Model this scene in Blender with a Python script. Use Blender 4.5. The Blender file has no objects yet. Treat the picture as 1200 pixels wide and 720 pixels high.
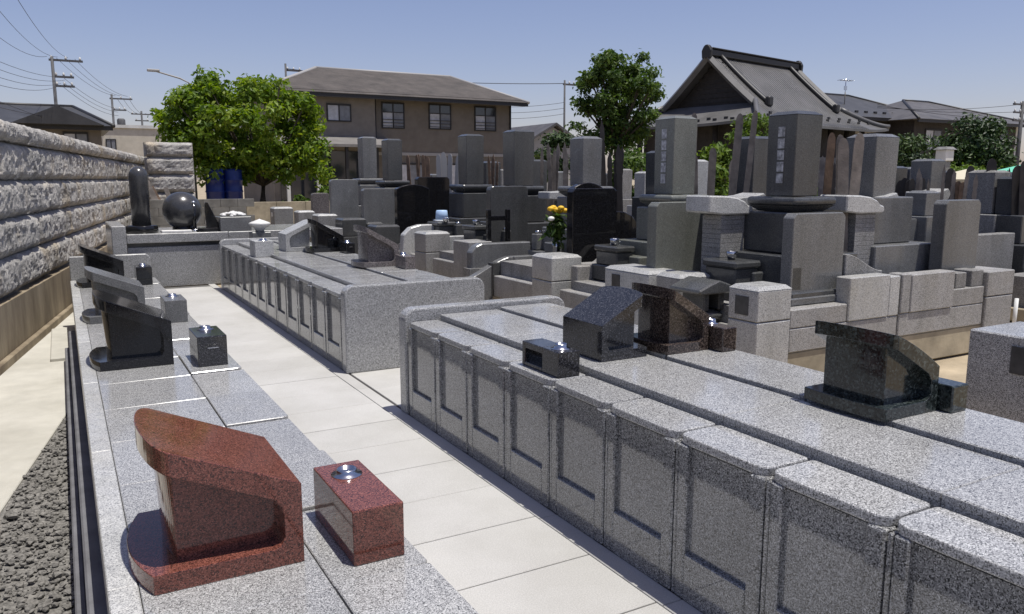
import bpy, bmesh, math, random
from mathutils import Vector, Matrix, noise
R = math.radians
rnd = random.Random(11)
sc = bpy.context.scene
COL = sc.collection

# ---------------------------------------------------------------- camera, sky, sun, exposure
cam_d = bpy.data.cameras.new('camera'); cam = bpy.data.objects.new('camera', cam_d); COL.objects.link(cam)
cam.location = (0, 0, 1.6); cam.rotation_euler = (R(90 - 9.193), 0, R(-29.374))
cam_d.sensor_width = 36; cam_d.lens = 27.99; cam_d.clip_start = 0.05; cam_d.clip_end = 2000
sc.camera = cam
SUNV = Vector((0.145, -0.20, 1.0)).normalized()
wd = bpy.data.worlds.new('World'); sc.world = wd; wd.use_nodes = True
wn = wd.node_tree.nodes; wl = wd.node_tree.links
sky = wn.new('ShaderNodeTexSky'); sky.sky_type = 'NISHITA'; sky.sun_disc = False
sky.sun_elevation = math.asin(SUNV.z); sky.sun_rotation = math.atan2(SUNV.x, SUNV.y)
sky.altitude = 50; sky.air_density = 1.0; sky.dust_density = 1.0; sky.ozone_density = 2.6
wb = wn.new('ShaderNodeMix'); wb.data_type = 'RGBA'; wb.blend_type = 'MULTIPLY'; wb.inputs['Factor'].default_value = 1.0
wb.inputs['B'].default_value = (1.15, .975, 1.05, 1)      # the camera's white balance
wl.new(sky.outputs['Color'], wb.inputs['A']); wl.new(wb.outputs['Result'], wn['Background'].inputs['Color']); wn['Background'].inputs['Strength'].default_value = 0.108
sun_d = bpy.data.lights.new('sun', 'SUN'); sun_d.energy = 5.0; sun_d.angle = R(0.53); sun_d.color = (1.0, 0.965, 0.90)
sun = bpy.data.objects.new('sun', sun_d); COL.objects.link(sun); sun.location = (5, -5, 30)
sun.rotation_euler = SUNV.to_track_quat('Z', 'Y').to_euler()
sc.view_settings.view_transform = 'Standard'; sc.view_settings.look = 'None'
sc.view_settings.exposure = 0.0; sc.view_settings.gamma = 1.0; sc.view_settings.use_curve_mapping = False

# ---------------------------------------------------------------- materials
MATS = {}
def newmat(name):
    m = bpy.data.materials.new(name); m.use_nodes = True
    MATS[name] = m
    nt = m.node_tree
    return m, nt, nt.nodes, nt.links, nt.nodes['Principled BSDF']
def ramp(nodes, stops, interp='LINEAR'):
    r = nodes.new('ShaderNodeValToRGB'); cr = r.color_ramp; cr.interpolation = interp
    while len(cr.elements) < len(stops): cr.elements.new(0.5)
    for e, (p, c) in zip(cr.elements, stops):
        e.position = p; e.color = (c[0], c[1], c[2], 1)
    return r
def mul(nodes, links, a, b, fac=1.0, kind='MULTIPLY'):
    x = nodes.new('ShaderNodeMix'); x.data_type = 'RGBA'; x.blend_type = kind
    x.inputs['Factor'].default_value = fac
    links.new(a, x.inputs['A']); links.new(b, x.inputs['B'])
    return x.outputs['Result']
def wpos(nodes):
    return nodes.new('ShaderNodeNewGeometry').outputs['Position']
def noise_n(nodes, links, vec, scale, detail=4, rough=0.55):
    n = nodes.new('ShaderNodeTexNoise'); n.inputs['Scale'].default_value = scale
    n.inputs['Detail'].default_value = detail; n.inputs['Roughness'].default_value = rough
    if vec is not None: links.new(vec, n.inputs['Vector'])
    return n
def granite(name, stops, scale=150, rough=0.3, spec=0.5, bump=0.0, vary=0.12, stain=None, streak=0.0):
    m, nt, N, L, P = newmat(name)
    p = wpos(N)
    v = N.new('ShaderNodeTexVoronoi'); v.inputs['Scale'].default_value = scale; L.new(p, v.inputs['Vector'])
    sep = N.new('ShaderNodeSeparateColor'); L.new(v.outputs['Color'], sep.inputs[0])
    r = ramp(N, stops); L.new(sep.outputs[0], r.inputs[0])
    n2 = noise_n(N, L, p, 2.2, 5)
    r2 = ramp(N, [(0.3, (1 - vary * 1.6,) * 3), (0.7, (1 + vary * 0.3,) * 3)]); L.new(n2.outputs['Fac'], r2.inputs[0])
    c = mul(N, L, r.outputs['Color'], r2.outputs['Color'])
    oi = N.new('ShaderNodeObjectInfo')
    r3 = ramp(N, [(0, (0.9, 0.9, 0.9)), (1, (1.06, 1.06, 1.06))]); L.new(oi.outputs['Random'], r3.inputs[0])
    c = mul(N, L, c, r3.outputs['Color'])
    if stain:
        n3 = noise_n(N, L, p, 1.1, 6, 0.65)
        r4 = ramp(N, [(0.5, (1, 1, 1)), (0.75, stain)]); L.new(n3.outputs['Fac'], r4.inputs[0])
        c = mul(N, L, c, r4.outputs['Color'])
    if streak:
        mp = N.new('ShaderNodeMapping'); mp.inputs['Scale'].default_value = (6, 6, .7); L.new(p, mp.inputs['Vector'])
        n5 = noise_n(N, L, mp.outputs[0], 1.0, 5, .6)
        r5 = ramp(N, [(.42, (1, 1, 1)), (.70, (1 - streak, 1 - streak, 1 - streak * 1.1))]); L.new(n5.outputs['Fac'], r5.inputs[0])
        c = mul(N, L, c, r5.outputs['Color'])
    L.new(c, P.inputs['Base Color'])
    P.inputs['Specular IOR Level'].default_value = spec
    nr = noise_n(N, L, p, 9, 3)
    mr = N.new('ShaderNodeMapRange'); mr.inputs[1].default_value = 0.3; mr.inputs[2].default_value = 0.7
    mr.inputs[3].default_value = rough * 0.75; mr.inputs[4].default_value = rough * 1.3
    L.new(nr.outputs['Fac'], mr.inputs[0]); L.new(mr.outputs[0], P.inputs['Roughness'])
    if bump:
        b = N.new('ShaderNodeBump'); b.inputs['Strength'].default_value = bump; b.inputs['Distance'].default_value = 0.002
        L.new(sep.outputs[1], b.inputs['Height']); L.new(b.outputs[0], P.inputs['Normal'])
    return m
def g3(*v): return [(p, (a, a * t, a * u)) for p, a, t, u in v]
granite('granite', g3((0.0, .06, 1, 1.0), (.14, .13, 1, 1.0), (.30, .27, 1, 1.0), (.6, .36, 1, .995), (.85, .49, 1, .985), (1, .66, 1, .98)), 300, .16, .5, stain=(.86, .85, .82))
granite('granite_pol', g3((0.0, .02, 1, 1.0), (.18, .06, 1, 1.0), (.36, .17, 1, 1.0), (.65, .25, 1, .995), (.88, .38, 1, .98), (1, .56, 1, .98)), 280, .06, .75)
granite('granite_lt', g3((0.0, .14, 1, 1.0), (.16, .28, 1, 1.0), (.35, .42, 1, .985), (.7, .52, 1, .975), (1, .66, 1, .97)), 260, .30, .5, stain=(.85, .83, .78), streak=.12)
granite('granite_pinkish', [(0, (.12, .116, .112)), (.15, (.21, .205, .198)), (.4, (.30, .293, .284)), (.75, (.385, .376, .364)), (1, (.51, .50, .485))], 230, .5, .4, stain=(.78, .75, .70), streak=.2)
granite('granite_weather', [(0, (0.090, 0.087, 0.085)), (.2, (0.168, 0.163, 0.160)), (.5, (0.258, 0.254, 0.247)), (.8, (0.335, 0.330, 0.322)), (1, (0.438, 0.431, 0.419))], 230, .55, .35, stain=(.66, .65, .62), streak=.25)
granite('granite_dark', [(0, (0.046, 0.048, 0.049)), (.4, (0.072, 0.074, 0.075)), (.8, (0.099, 0.100, 0.100)), (1, (0.138, 0.139, 0.139))], 260, .18, .5, stain=(.8, .8, .77), streak=.2)
granite('granite_grey', [(0, (0.097, 0.098, 0.099)), (.4, (0.149, 0.150, 0.152)), (.8, (0.200, 0.202, 0.202)), (1, (0.267, 0.268, 0.268))], 260, .22, .5, stain=(.8, .8, .77), streak=.18)
granite('granite_green', [(0, (0.111, 0.114, 0.101)), (.4, (0.166, 0.171, 0.152)), (.8, (0.211, 0.216, 0.191)), (1, (0.267, 0.272, 0.246))], 260, .22, .5, stain=(.8, .8, .77), streak=.16)
granite('granite_orb', [(0, (.03, .03, .031)), (.5, (.05, .05, .052)), (1, (.075, .075, .077))], 260, .24, .55)
granite('granite_black', [(0, (.004, .004, .0045)), (.7, (.010, .010, .011)), (1, (.03, .03, .033))], 260, .07, .5, vary=.05)
granite('granite_blackspeck', [(0, (.006, .006, .007)), (.5, (.022, .022, .024)), (.85, (.05, .05, .055)), (1, (.13, .13, .14))], 230, .10, .6, vary=.05)
granite('granite_red', [(0, (.02, .011, .009)), (.18, (.06, .022, .016)), (.45, (.145, .048, .034)), (.78, (.20, .068, .048)), (1, (.30, .12, .088))], 290, .08, .6, vary=.06)
granite('granite_brown', [(0, (.010, .008, .007)), (.35, (.035, .026, .022)), (.75, (.075, .055, .046)), (1, (.15, .12, .10))], 180, .10, .6, vary=.06)
granite('granite_seagreen', [(0, (.006, .008, .008)), (.5, (.02, .027, .027)), (.85, (.045, .056, .054)), (1, (.09, .11, .105))], 120, .10, .6, vary=.3)
granite('granite_mauve', [(0, (.05, .045, .045)), (.35, (.13, .115, .112)), (.75, (.2, .175, .17)), (1, (.3, .27, .26))], 180, .2, .5)

def simple(name, col, rough=0.6, metal=0.0, spec=0.5, nscale=None, namp=0.2, bump=0.0, bscale=60, col2=None, detail=6):
    m, nt, N, L, P = newmat(name)
    P.inputs['Roughness'].default_value = rough; P.inputs['Metallic'].default_value = metal
    P.inputs['Specular IOR Level'].default_value = spec
    p = wpos(N)
    if nscale:
        n = noise_n(N, L, p, nscale, detail, 0.6)
        lo = tuple(c * (1 - namp) for c in col); hi = col2 or tuple(min(1, c * (1 + namp)) for c in col)
        r = ramp(N, [(0.32, lo), (0.68, hi)]); L.new(n.outputs['Fac'], r.inputs[0])
        oi = N.new('ShaderNodeObjectInfo'); r3 = ramp(N, [(0, (.965,) * 3), (1, (1.03,) * 3)]); L.new(oi.outputs['Random'], r3.inputs[0])
        nl = noise_n(N, L, p, 1.4, 5, .6); rl = ramp(N, [(.34, (.87, .865, .85)), (.62, (1.03, 1.03, 1.03))]); L.new(nl.outputs['Fac'], rl.inputs[0])
        cc = mul(N, L, r.outputs['Color'], r3.outputs['Color'])
        L.new(mul(N, L, cc, rl.outputs['Color']), P.inputs['Base Color'])
    else:
        P.inputs['Base Color'].default_value = (*col, 1)
    if bump:
        b = N.new('ShaderNodeBump'); b.inputs['Strength'].default_value = bump; b.inputs['Distance'].default_value = 0.01
        nb = noise_n(N, L, p, bscale, 5, 0.6); L.new(nb.outputs['Fac'], b.inputs['Height']); L.new(b.outputs[0], P.inputs['Normal'])
    return m
simple('tile', (.445, .438, .418), .75, nscale=180, namp=.16, bump=.15, bscale=220, detail=3)
simple('mortar', (.11, .105, .10), .9, nscale=30)
simple('concrete', (.36, .31, .22), .85, nscale=3.5, namp=.3, bump=.2, bscale=40)
simple('concrete_grey', (.17, .165, .15), .85, nscale=4, namp=.35, bump=.2, bscale=40)
simple('footing', (.13, .13, .14), .8, nscale=5, namp=.25, bump=.1)
simple('apron', (.45, .435, .385), .85, nscale=5, namp=.07, bump=.15, bscale=50)
simple('soil', (.33, .27, .185), .95, nscale=1.6, namp=.35, bump=.6, bscale=25)
simple('gravel', (.165, .158, .145), .9, nscale=42, namp=.6, bump=.3, bscale=80)
simple('steel', (.55, .56, .58), .18, 1.0)
simple('white_stone', (.66, .65, .62), .5, nscale=20, namp=.12)
simple('wood_grey', (.19, .165, .145), .8, nscale=7, namp=.4, bump=.3, bscale=60)
simple('wood_brown', (.16, .105, .07), .8, nscale=7, namp=.45, bump=.3, bscale=60)
simple('wood_dark', (.035, .03, .028), .75, nscale=7, namp=.35)
simple('bark', (.06, .048, .036), .95, nscale=12, namp=.4, bump=.8, bscale=25)
simple('plaster_brown', (.17, .15, .127), .9, nscale=3, namp=.08, bump=.1, bscale=40)
simple('plaster_brown_lt', (.21, .187, .16), .9, nscale=3, namp=.08)
simple('plaster_cream', (.52, .48, .40), .9, nscale=3, namp=.08)
simple('plaster_white', (.62, .62, .60), .9, nscale=3, namp=.08)
simple('trim_dark', (.018, .017, .017), .5)
simple('trim_grey', (.32, .31, .30), .6)
simple('porch_tin', (.19, .18, .17), .55, nscale=2, namp=.15)
simple('glass', (.03, .035, .045), .06, spec=.8)
simple('curtain', (.50, .51, .54), .5, nscale=6, namp=.15)
simple('curtain_grey', (.20, .21, .23), .5, nscale=6, namp=.15)
simple('roof_slate', (.068, .058, .051), .8, nscale=1.2, namp=.3)
simple('roof_tile', (.085, .08, .078), .5, nscale=1.5, namp=.22)
simple('roof_tile_dark', (.045, .045, .047), .5, nscale=1.5, namp=.25)
simple('roof_metal', (.125, .122, .12), .42, nscale=.8, namp=.22)
simple('roof_ridge', (.022, .021, .021), .5)
simple('blue_plastic', (.008, .022, .14), .35)
simple('bucket_blue', (.42, .58, .80), .4)
simple('green_cloth', (.14, .52, .36), .7)
simple('cream_cloth', (.58, .53, .40), .7)
simple('wire', (.03, .03, .035), .6)
simple('pole', (.085, .085, .09), .8, nscale=4, namp=.2)
simple('rubber', (.02, .02, .02), .6)
simple('yellow', (.75, .46, .02), .6)
simple('white_petal', (.75, .75, .72), .6)
simple('inscription', (.36, .36, .37), .5, nscale=28, namp=.55, detail=2)
simple('plaque', (.05, .05, .053), .4, nscale=20, namp=.3)

def rough_stone():
    m, nt, N, L, P = newmat('rough_stone'); p = wpos(N)
    n = noise_n(N, L, p, 3.2, 8, 0.7); r = ramp(N, [(0.30, (.17, .162, .15)), (0.42, (.31, .298, .278)), (0.55, (.44, .42, .39)), (0.72, (.56, .53, .48))]); L.new(n.outputs['Fac'], r.inputs[0])
    n2 = noise_n(N, L, p, 38, 4, 0.7); r2 = ramp(N, [(0.34, (.62,) * 3), (0.62, (1.08,) * 3)]); L.new(n2.outputs['Fac'], r2.inputs[0])
    n4 = noise_n(N, L, p, 1.3, 3, .5); r4 = ramp(N, [(.52, (1, 1, 1)), (.68, (1.0, .90, .74))]); L.new(n4.outputs['Fac'], r4.inputs[0])
    c = mul(N, L, r.outputs['Color'], r2.outputs['Color']); c = mul(N, L, c, r4.outputs['Color'])
    L.new(c, P.inputs['Base Color']); P.inputs['Roughness'].default_value = .95
    b = N.new('ShaderNodeBump'); b.inputs['Strength'].default_value = 1.0; b.inputs['Distance'].default_value = 0.022
    n3 = noise_n(N, L, p, 20, 8, 0.78); L.new(n3.outputs['Fac'], b.inputs['Height']); L.new(b.outputs[0], P.inputs['Normal'])
rough_stone()
def stained_concrete():
    m, nt, N, L, P = newmat('stained_concrete'); p = wpos(N)
    mp = N.new('ShaderNodeMapping'); mp.inputs['Scale'].default_value = (1.6, 1.6, .55); L.new(p, mp.inputs['Vector'])
    n = noise_n(N, L, mp.outputs[0], 1.6, 6, .65); r = ramp(N, [(.32, (.13, .10, .066)), (.52, (.225, .182, .122)), (.72, (.34, .285, .20))]); L.new(n.outputs['Fac'], r.inputs[0])
    L.new(r.outputs['Color'], P.inputs['Base Color']); P.inputs['Roughness'].default_value = .9
stained_concrete()
def foliage(name, dark, mid, light, trans=.35):
    m, nt, N, L, P = newmat(name)
    a = N.new('ShaderNodeAttribute'); a.attribute_name = 'tint'
    r = ramp(N, [(0, dark), (.5, mid), (1, light)]); L.new(a.outputs['Fac'], r.inputs[0])
    L.new(r.outputs['Color'], P.inputs['Base Color']); P.inputs['Roughness'].default_value = .5
    P.inputs['Specular IOR Level'].default_value = .35
    t = N.new('ShaderNodeBsdfTranslucent')
    hs = N.new('ShaderNodeHueSaturation'); hs.inputs['Saturation'].default_value = 1.1; hs.inputs['Value'].default_value = 1.2
    L.new(r.outputs['Color'], hs.inputs['Color']); L.new(hs.outputs[0], t.inputs['Color'])
    x = N.new('ShaderNodeMixShader'); x.inputs[0].default_value = trans
    L.new(P.outputs[0], x.inputs[1]); L.new(t.outputs[0], x.inputs[2]); L.new(x.outputs[0], N['Material Output'].inputs['Surface'])
foliage('leaf_bright', (.05, .10, .012), (.14, .225, .022), (.29, .35, .045), .45)
foliage('leaf_mid', (.025, .055, .012), (.065, .115, .022), (.14, .20, .04), .4)
foliage('leaf_shrub', (.05, .09, .012), (.11, .18, .025), (.21, .28, .05))
foliage('leaf_pine', (.012, .028, .010), (.03, .058, .016), (.07, .115, .025), .15)
foliage('grass', (.07, .09, .02), (.16, .17, .04), (.30, .27, .09), .25)

# ---------------------------------------------------------------- mesh helpers
class B:
    def __init__(s): s.bm = bmesh.new()
    def _merge(s, t, bev=0, seg=1, smooth=False, ang=None):
        if bev:
            es = t.edges[:] if ang is None else [e for e in t.edges if len(e.link_faces) == 2 and e.calc_face_angle(0) > ang]
            bmesh.ops.bevel(t, geom=es, offset=bev, segments=seg, affect='EDGES', profile=.5, clamp_overlap=True)
        if smooth:
            for f in t.faces: f.smooth = True
        me = bpy.data.meshes.new('tmp'); t.to_mesh(me); t.free(); s.bm.from_mesh(me); bpy.data.meshes.remove(me)
        return s
    def box(s, x0, x1, y0, y1, z0, z1, bev=0, seg=1):
        t = bmesh.new()
        v = [t.verts.new(c) for c in ((x0, y0, z0), (x1, y0, z0), (x1, y1, z0), (x0, y1, z0), (x0, y0, z1), (x1, y0, z1), (x1, y1, z1), (x0, y1, z1))]
        for f in ((0, 3, 2, 1), (4, 5, 6, 7), (0, 1, 5, 4), (1, 2, 6, 5), (2, 3, 7, 6), (3, 0, 4, 7)): t.faces.new([v[i] for i in f])
        return s._merge(t, bev, seg)
    def frustum(s, x0, x1, y0, y1, z0, z1, inx, iny=None, bev=0):
        iny = inx if iny is None else iny
        t = bmesh.new()
        v = [t.verts.new(c) for c in ((x0, y0, z0), (x1, y0, z0), (x1, y1, z0), (x0, y1, z0), (x0 + inx, y0 + iny, z1), (x1 - inx, y0 + iny, z1), (x1 - inx, y1 - iny, z1), (x0 + inx, y1 - iny, z1))]
        for f in ((0, 3, 2, 1), (4, 5, 6, 7), (0, 1, 5, 4), (1, 2, 6, 5), (2, 3, 7, 6), (3, 0, 4, 7)): t.faces.new([v[i] for i in f])
        return s._merge(t, bev)
    def prism(s, pts, a, b, axis='y', bev=0, seg=1, ang=None, smooth=False):
        t = bmesh.new()
        def P(u, w, k): return {'y': (u, k, w), 'x': (k, u, w), 'z': (u, w, k)}[axis]
        A = [t.verts.new(P(u, w, a)) for u, w in pts]; C_ = [t.verts.new(P(u, w, b)) for u, w in pts]
        t.faces.new(A); t.faces.new(C_[::-1])
        n = len(pts)
        for i in range(n): t.faces.new((A[i], C_[i], C_[(i + 1) % n], A[(i + 1) % n]))
        bmesh.ops.recalc_face_normals(t, faces=t.faces[:])
        return s._merge(t, bev, seg, ang=ang, smooth=smooth)
    def lathe(s, prof, cx=0, cy=0, n=24, smooth=True, sx=1, sy=1):
        t = bmesh.new(); rings = []
        for r, z in prof:
            if r < 1e-5: rings.append([t.verts.new((cx, cy, z))])
            else: rings.append([t.verts.new((cx + sx * r * math.cos(2 * math.pi * i / n), cy + sy * r * math.sin(2 * math.pi * i / n), z)) for i in range(n)])
        for a, b in zip(rings, rings[1:]):
            for i in range(n):
                j = (i + 1) % n
                if len(a) == 1 and len(b) == 1: continue
                if len(a) == 1: t.faces.new((a[0], b[j], b[i]))
                elif len(b) == 1: t.faces.new((a[i], a[j], b[0]))
                else: t.faces.new((a[i], a[j], b[j], b[i]))
        if len(rings[0]) > 1: t.faces.new(rings[0][::-1])
        if len(rings[-1]) > 1: t.faces.new(rings[-1])
        bmesh.ops.recalc_face_normals(t, faces=t.faces[:])
        return s._merge(t, 0, smooth=smooth)
    def tube(s, pts, rads, n=8, smooth=True):
        t = bmesh.new(); rings = []
        pts = [Vector(p) for p in pts]
        for i, p in enumerate(pts):
            d = (pts[min(i + 1, len(pts) - 1)] - pts[max(i - 1, 0)]).normalized()
            u = d.cross(Vector((0, 0, 1))); u = u.normalized() if u.length > 1e-3 else Vector((1, 0, 0))
            w = d.cross(u).normalized(); r = rads[i] if hasattr(rads, '__len__') else rads
            rings.append([t.verts.new(p + u * r * math.cos(2 * math.pi * k / n) + w * r * math.sin(2 * math.pi * k / n)) for k in range(n)])
        for a, b in zip(rings, rings[1:]):
            for i in range(n): t.faces.new((a[i], a[(i + 1) % n], b[(i + 1) % n], b[i]))
        t.faces.new(rings[0][::-1]); t.faces.new(rings[-1])
        bmesh.ops.recalc_face_normals(t, faces=t.faces[:])
        return s._merge(t, 0, smooth=smooth)
    def quad(s, a, b, c, d):
        v = [s.bm.verts.new(p) for p in (a, b, c, d)]; s.bm.faces.new(v); return s
    def mesh(s, name):
        me = bpy.data.meshes.new(name); s.bm.to_mesh(me); s.bm.free(); return me
def link(name, me, mat, parent=None, loc=(0, 0, 0), rz=0):
    o = bpy.data.objects.new(name, me); COL.objects.link(o)
    if mat and not me.materials: me.materials.append(MATS[mat])
    o.parent = parent; o.location = loc; o.rotation_euler = (0, 0, rz)
    return o
def obj(name, b, mat, parent=None, world=False, loc=(0, 0, 0)):
    me = b.mesh(name)
    if world and parent:
        me.transform(Matrix.Translation(-Vector(parent.location)))
    return link(name, me, mat, parent, loc)
def tag(o, label=None, cat=None, group=None, kind=None):
    if label: o['label'] = label
    if cat: o['category'] = cat
    if group: o['group'] = group
    if kind: o['kind'] = kind
    return o
def thing(name, label, cat, loc=(0, 0, 0), rz=0, group=None):
    o = bpy.data.objects.new(name, None); COL.objects.link(o); o.empty_display_size = .1
    o.location = loc; o.rotation_euler = (0, 0, rz)
    return tag(o, label, cat, group)
def copy_tree(o, parent=None):
    c = o.copy(); COL.objects.link(c); c.parent = parent
    for ch in list(o.children): copy_tree(ch, c)
    return c
def rrect(x0, x1, y0, y1, r00, r10, r11, r01, n=5):
    out = []
    for (cx, cy, r, a0) in ((x0 + r00, y0 + r00, r00, 180), (x1 - r10, y0 + r10, r10, 270), (x1 - r11, y1 - r11, r11, 0), (x0 + r01, y1 - r01, r01, 90)):
        if r < 1e-4: out.append((cx, cy)); continue
        for i in range(n + 1):
            a = R(a0 + 90 * i / n); out.append((cx + r * math.cos(a), cy + r * math.sin(a)))
    return out

# ---------------------------------------------------------------- ground
g = B()
xs = [-400, -60, -6, 0.30, 0.31, 400]; zs = [-.5, -.5, -.5, -.5, -.02, -.02]
ys = [-60, -4, 2, 8, 16, 24, 40, 80, 200, 900]
gv = [[g.bm.verts.new((x, y, z)) for x, z in zip(xs, zs)] for y in ys]
for a, b in zip(gv, gv[1:]):
    for i in range(len(xs) - 1): g.bm.faces.new((a[i], a[i + 1], b[i + 1], b[i]))
tag(obj('ground', g, 'soil'), kind='structure')

# the paved walk: mortar bed and separate flags
Y0P, Y1P = -0.8, 12.75
pth = tag(obj('path', B().box(1.0, 1.98, Y0P, Y1P, -.1, -.006), 'mortar'), kind='structure')
flag = B().box(0, .775, 0, .4415, -.03, 0, .0025).mesh('paving_flag')
y = 2.194 - .449 * 7
while y < Y1P - .3:
    link('paving_flag', flag, 'tile', pth, (1.092, y + .002, rnd.uniform(-.001, .001))); y += .449
bflag = B().box(0, .095, 0, .894, -.03, 0, .0025).mesh('border_flag')
y = 2.16 - .898 * 3
while y < Y1P - .5:
    link('border_flag', bflag, 'tile', pth, (1.872, y + .002, .0005)); y += .898
gp = tag(obj('cross_path', B().box(1.985, 4.40, 5.12, 6.27, -.1, -.006), 'mortar'), kind='structure')
for i in range(3):
    for j in range(2):
        obj('paving_flag', B().box(1.99 + .8 * i, 2.785 + .8 * i, 5.15 + .555 * j, 5.70 + .555 * j, -.03, rnd.uniform(-.001, .001), .0025), 'tile', gp)

# ---------------------------------------------------------------- vault blocks
PW = .449
def vault_block(label, ylo, yhi, joints, near_wall, far_wall):
    yc = (ylo + yhi) / 2
    t = thing('ossuary_block', label, 'grave', (2.7, yc, 0), group='granite ossuary blocks beside the path')
    obj('core', B().box(2.03, 3.06, ylo + .02, yhi - .02, 0.0, .595), 'granite_pol', t, True)
    obj('rear_panel', B().box(3.062, 3.095, ylo + .12, yhi - .12, .004, .60, .004), 'granite_pol', t, True)
    wallp = [(1.955, 0)] + [(3.24, 0)]
    r = .085
    for i in range(7): a = R(0 + 90 * i / 6); wallp.append((3.24 - r + r * math.cos(a), .73 - r + r * math.sin(a)))
    for i in range(7): a = R(90 + 90 * i / 6); wallp.append((1.955 + r + r * math.cos(a), .73 - r + r * math.sin(a)))
    for k, (flag_, ya, yb) in enumerate(((near_wall, ylo, ylo + .12), (far_wall, yhi - .12, yhi))):
        if flag_: obj('end_wall', B().prism(wallp, ya, yb, 'y', bev=.012, seg=2, ang=.6), 'granite', t, True)
    for j in joints:
        w = PW - .005
        o = link('front_panel', PANEL, 'granite_pol', t, Vector((1.962, j + .0025, 0)) - t.location)
        o = link('cap_slab', CAP, 'granite', t, Vector((1.962, j + .0025, 0)) - t.location)
    y = joints[0]
    k = 0
    while y < joints[-1] + PW - .01:
        y2 = min(y + 2 * PW, joints[-1] + PW)
        obj('middle_slab', B().box(2.208, 2.648, y + .0015, y2 - .0015, .57, .680, .004), 'granite', t, True)
        obj('rear_slab', B().prism(rrect(2.672, 3.08, y + .006, y2 - .006, .01, .06, .06, .01), .56, .696, 'z', bev=.004, ang=.6), 'granite', t, True)
        y = y2
    return t
w = PW - .005
pb = B()
pb.box(.022, .062, .002, w - .002, .008, .604)
pb.box(0, .0595, 0, .062, .001, .614, .006)
pb.box(0, .0595, w - .072, w - .0225, .001, .614, .006)
pb.box(.005, .06, w - .018, w, 0, .610, .004)
pb.box(.001, .059, .0625, w - .0725, 0, .190, .004)
PANEL = pb.mesh('front_panel')
CAP = B().prism(rrect(.008, .225, .004, w - .004, .05, .02, .02, .05), .612, .647, 'z', bev=.006, seg=2, ang=.6).mesh('cap_slab')
n_j = [4.474 - PW * k for k in range(12)][::-1]
near = vault_block('nearest long granite ossuary block with recessed front panels, running off the frame', n_j[0] - .02, 5.06, n_j, False, True)
f_j = [6.40 + .4685 * k for k in range(12)]
def far_block():
    global PW, PANEL, CAP
    s0 = PW; PW = .4685
    t = vault_block('farther granite ossuary block with twelve narrow front panels and a plain end wall', 6.25, 12.15, f_j, True, True)
    for o in t.children:
        if o.name.startswith(('front_panel', 'cap_slab')): o.scale.y = .4685 / .449
    PW = s0
far_block()

# ---------------------------------------------------------------- left plinth
PH = .2
pl = thing('grave_plinth', 'long low granite plinth left of the path carrying sloping urn stands', 'grave', (.56, 6.2, 0))
obj('core', B().box(.06, 1.05, -.3, 12.5, -.095, .165), 'granite', pl, True)
for k in range(8):
    obj('kerb_slab', B().box(.036, .132, -.3 + 1.6 * k + .001, min(12.5, 1.3 + 1.6 * k) - .001, -.10, PH, .004), 'granite_lt', pl, True)
SP = .692; yj = 2.545 - SP * 4; k = 0
while yj < 12.3:
    y2 = min(yj + SP, 12.5)
    obj('main_slab', B().box(.135, .722, yj + .0012, y2 - .0012, .13, PH, .003), 'granite', pl, True)
    dz = (.0, .012, -.004, .006)[k % 4]
    obj('front_slab', B().prism(rrect(.727, 1.082 + (k % 3) * .004, yj + .006, y2 - .006, .006, .03, .012, .006), .12, PH + dz, 'z', bev=.004, ang=.6), 'granite', pl, True)
    yj += SP; k += 1
ew = [(.04, 0), (1.07, 0), (1.07, .46), (1.05, .505), (1.01, .53), (.04, .53)]
obj('end_wall', B().prism(ew, 12.503, 12.62, 'y', bev=.01, ang=.6), 'granite', pl, True)

# concrete footing beside the plinth
fo = tag(obj('plinth_footing', B().box(-.035, .31, -.4, 10.25, -.5, -.12, .01), 'footing'), 'grey concrete footing strip along the left plinth edge', 'footing')
obj('lower_step', B().box(-.085, -.037, -.4, 10.25, -.5, -.31, .008), 'footing', fo)
obj('end_block', B().box(-.24, .034, 10.3, 12.4, -.5, -.43, .01), 'apron', fo)

# apron of pale concrete along the wall, gravel between it and the footing
WD = Vector((.1712, .98524, 0)); WN = Vector((.98524, -.1712, 0))
def wpt(d, s, z): return WN * d + WD * s + Vector((0, 0, z))
ap = B()
pts = [wpt(-2.40, -6, 0), wpt(-1.452, -6, 0), wpt(-1.452, 13.9, 0), wpt(-2.40, 13.9, 0)]
ap.prism([(p.x, p.y) for p in pts], -.51, -.47, 'z', bev=.006)
tag(obj('concrete_apron', ap, 'apron'), kind='structure')
gb = B().box(-1.6, -.02, -2, 9.6, -.52, -.488)
tag(obj('gravel_bed', gb, 'gravel'), kind='structure')
def rock_mesh(name, seed):
    r = random.Random(seed); bm = bmesh.new(); bmesh.ops.create_icosphere(bm, subdivisions=1, radius=1)
    for v in bm.verts: v.co *= r.uniform(.65, 1.2)
    for v in bm.verts: v.co.z *= .6
    me = bpy.data.meshes.new(name); bm.to_mesh(me); bm.free(); return me
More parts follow.
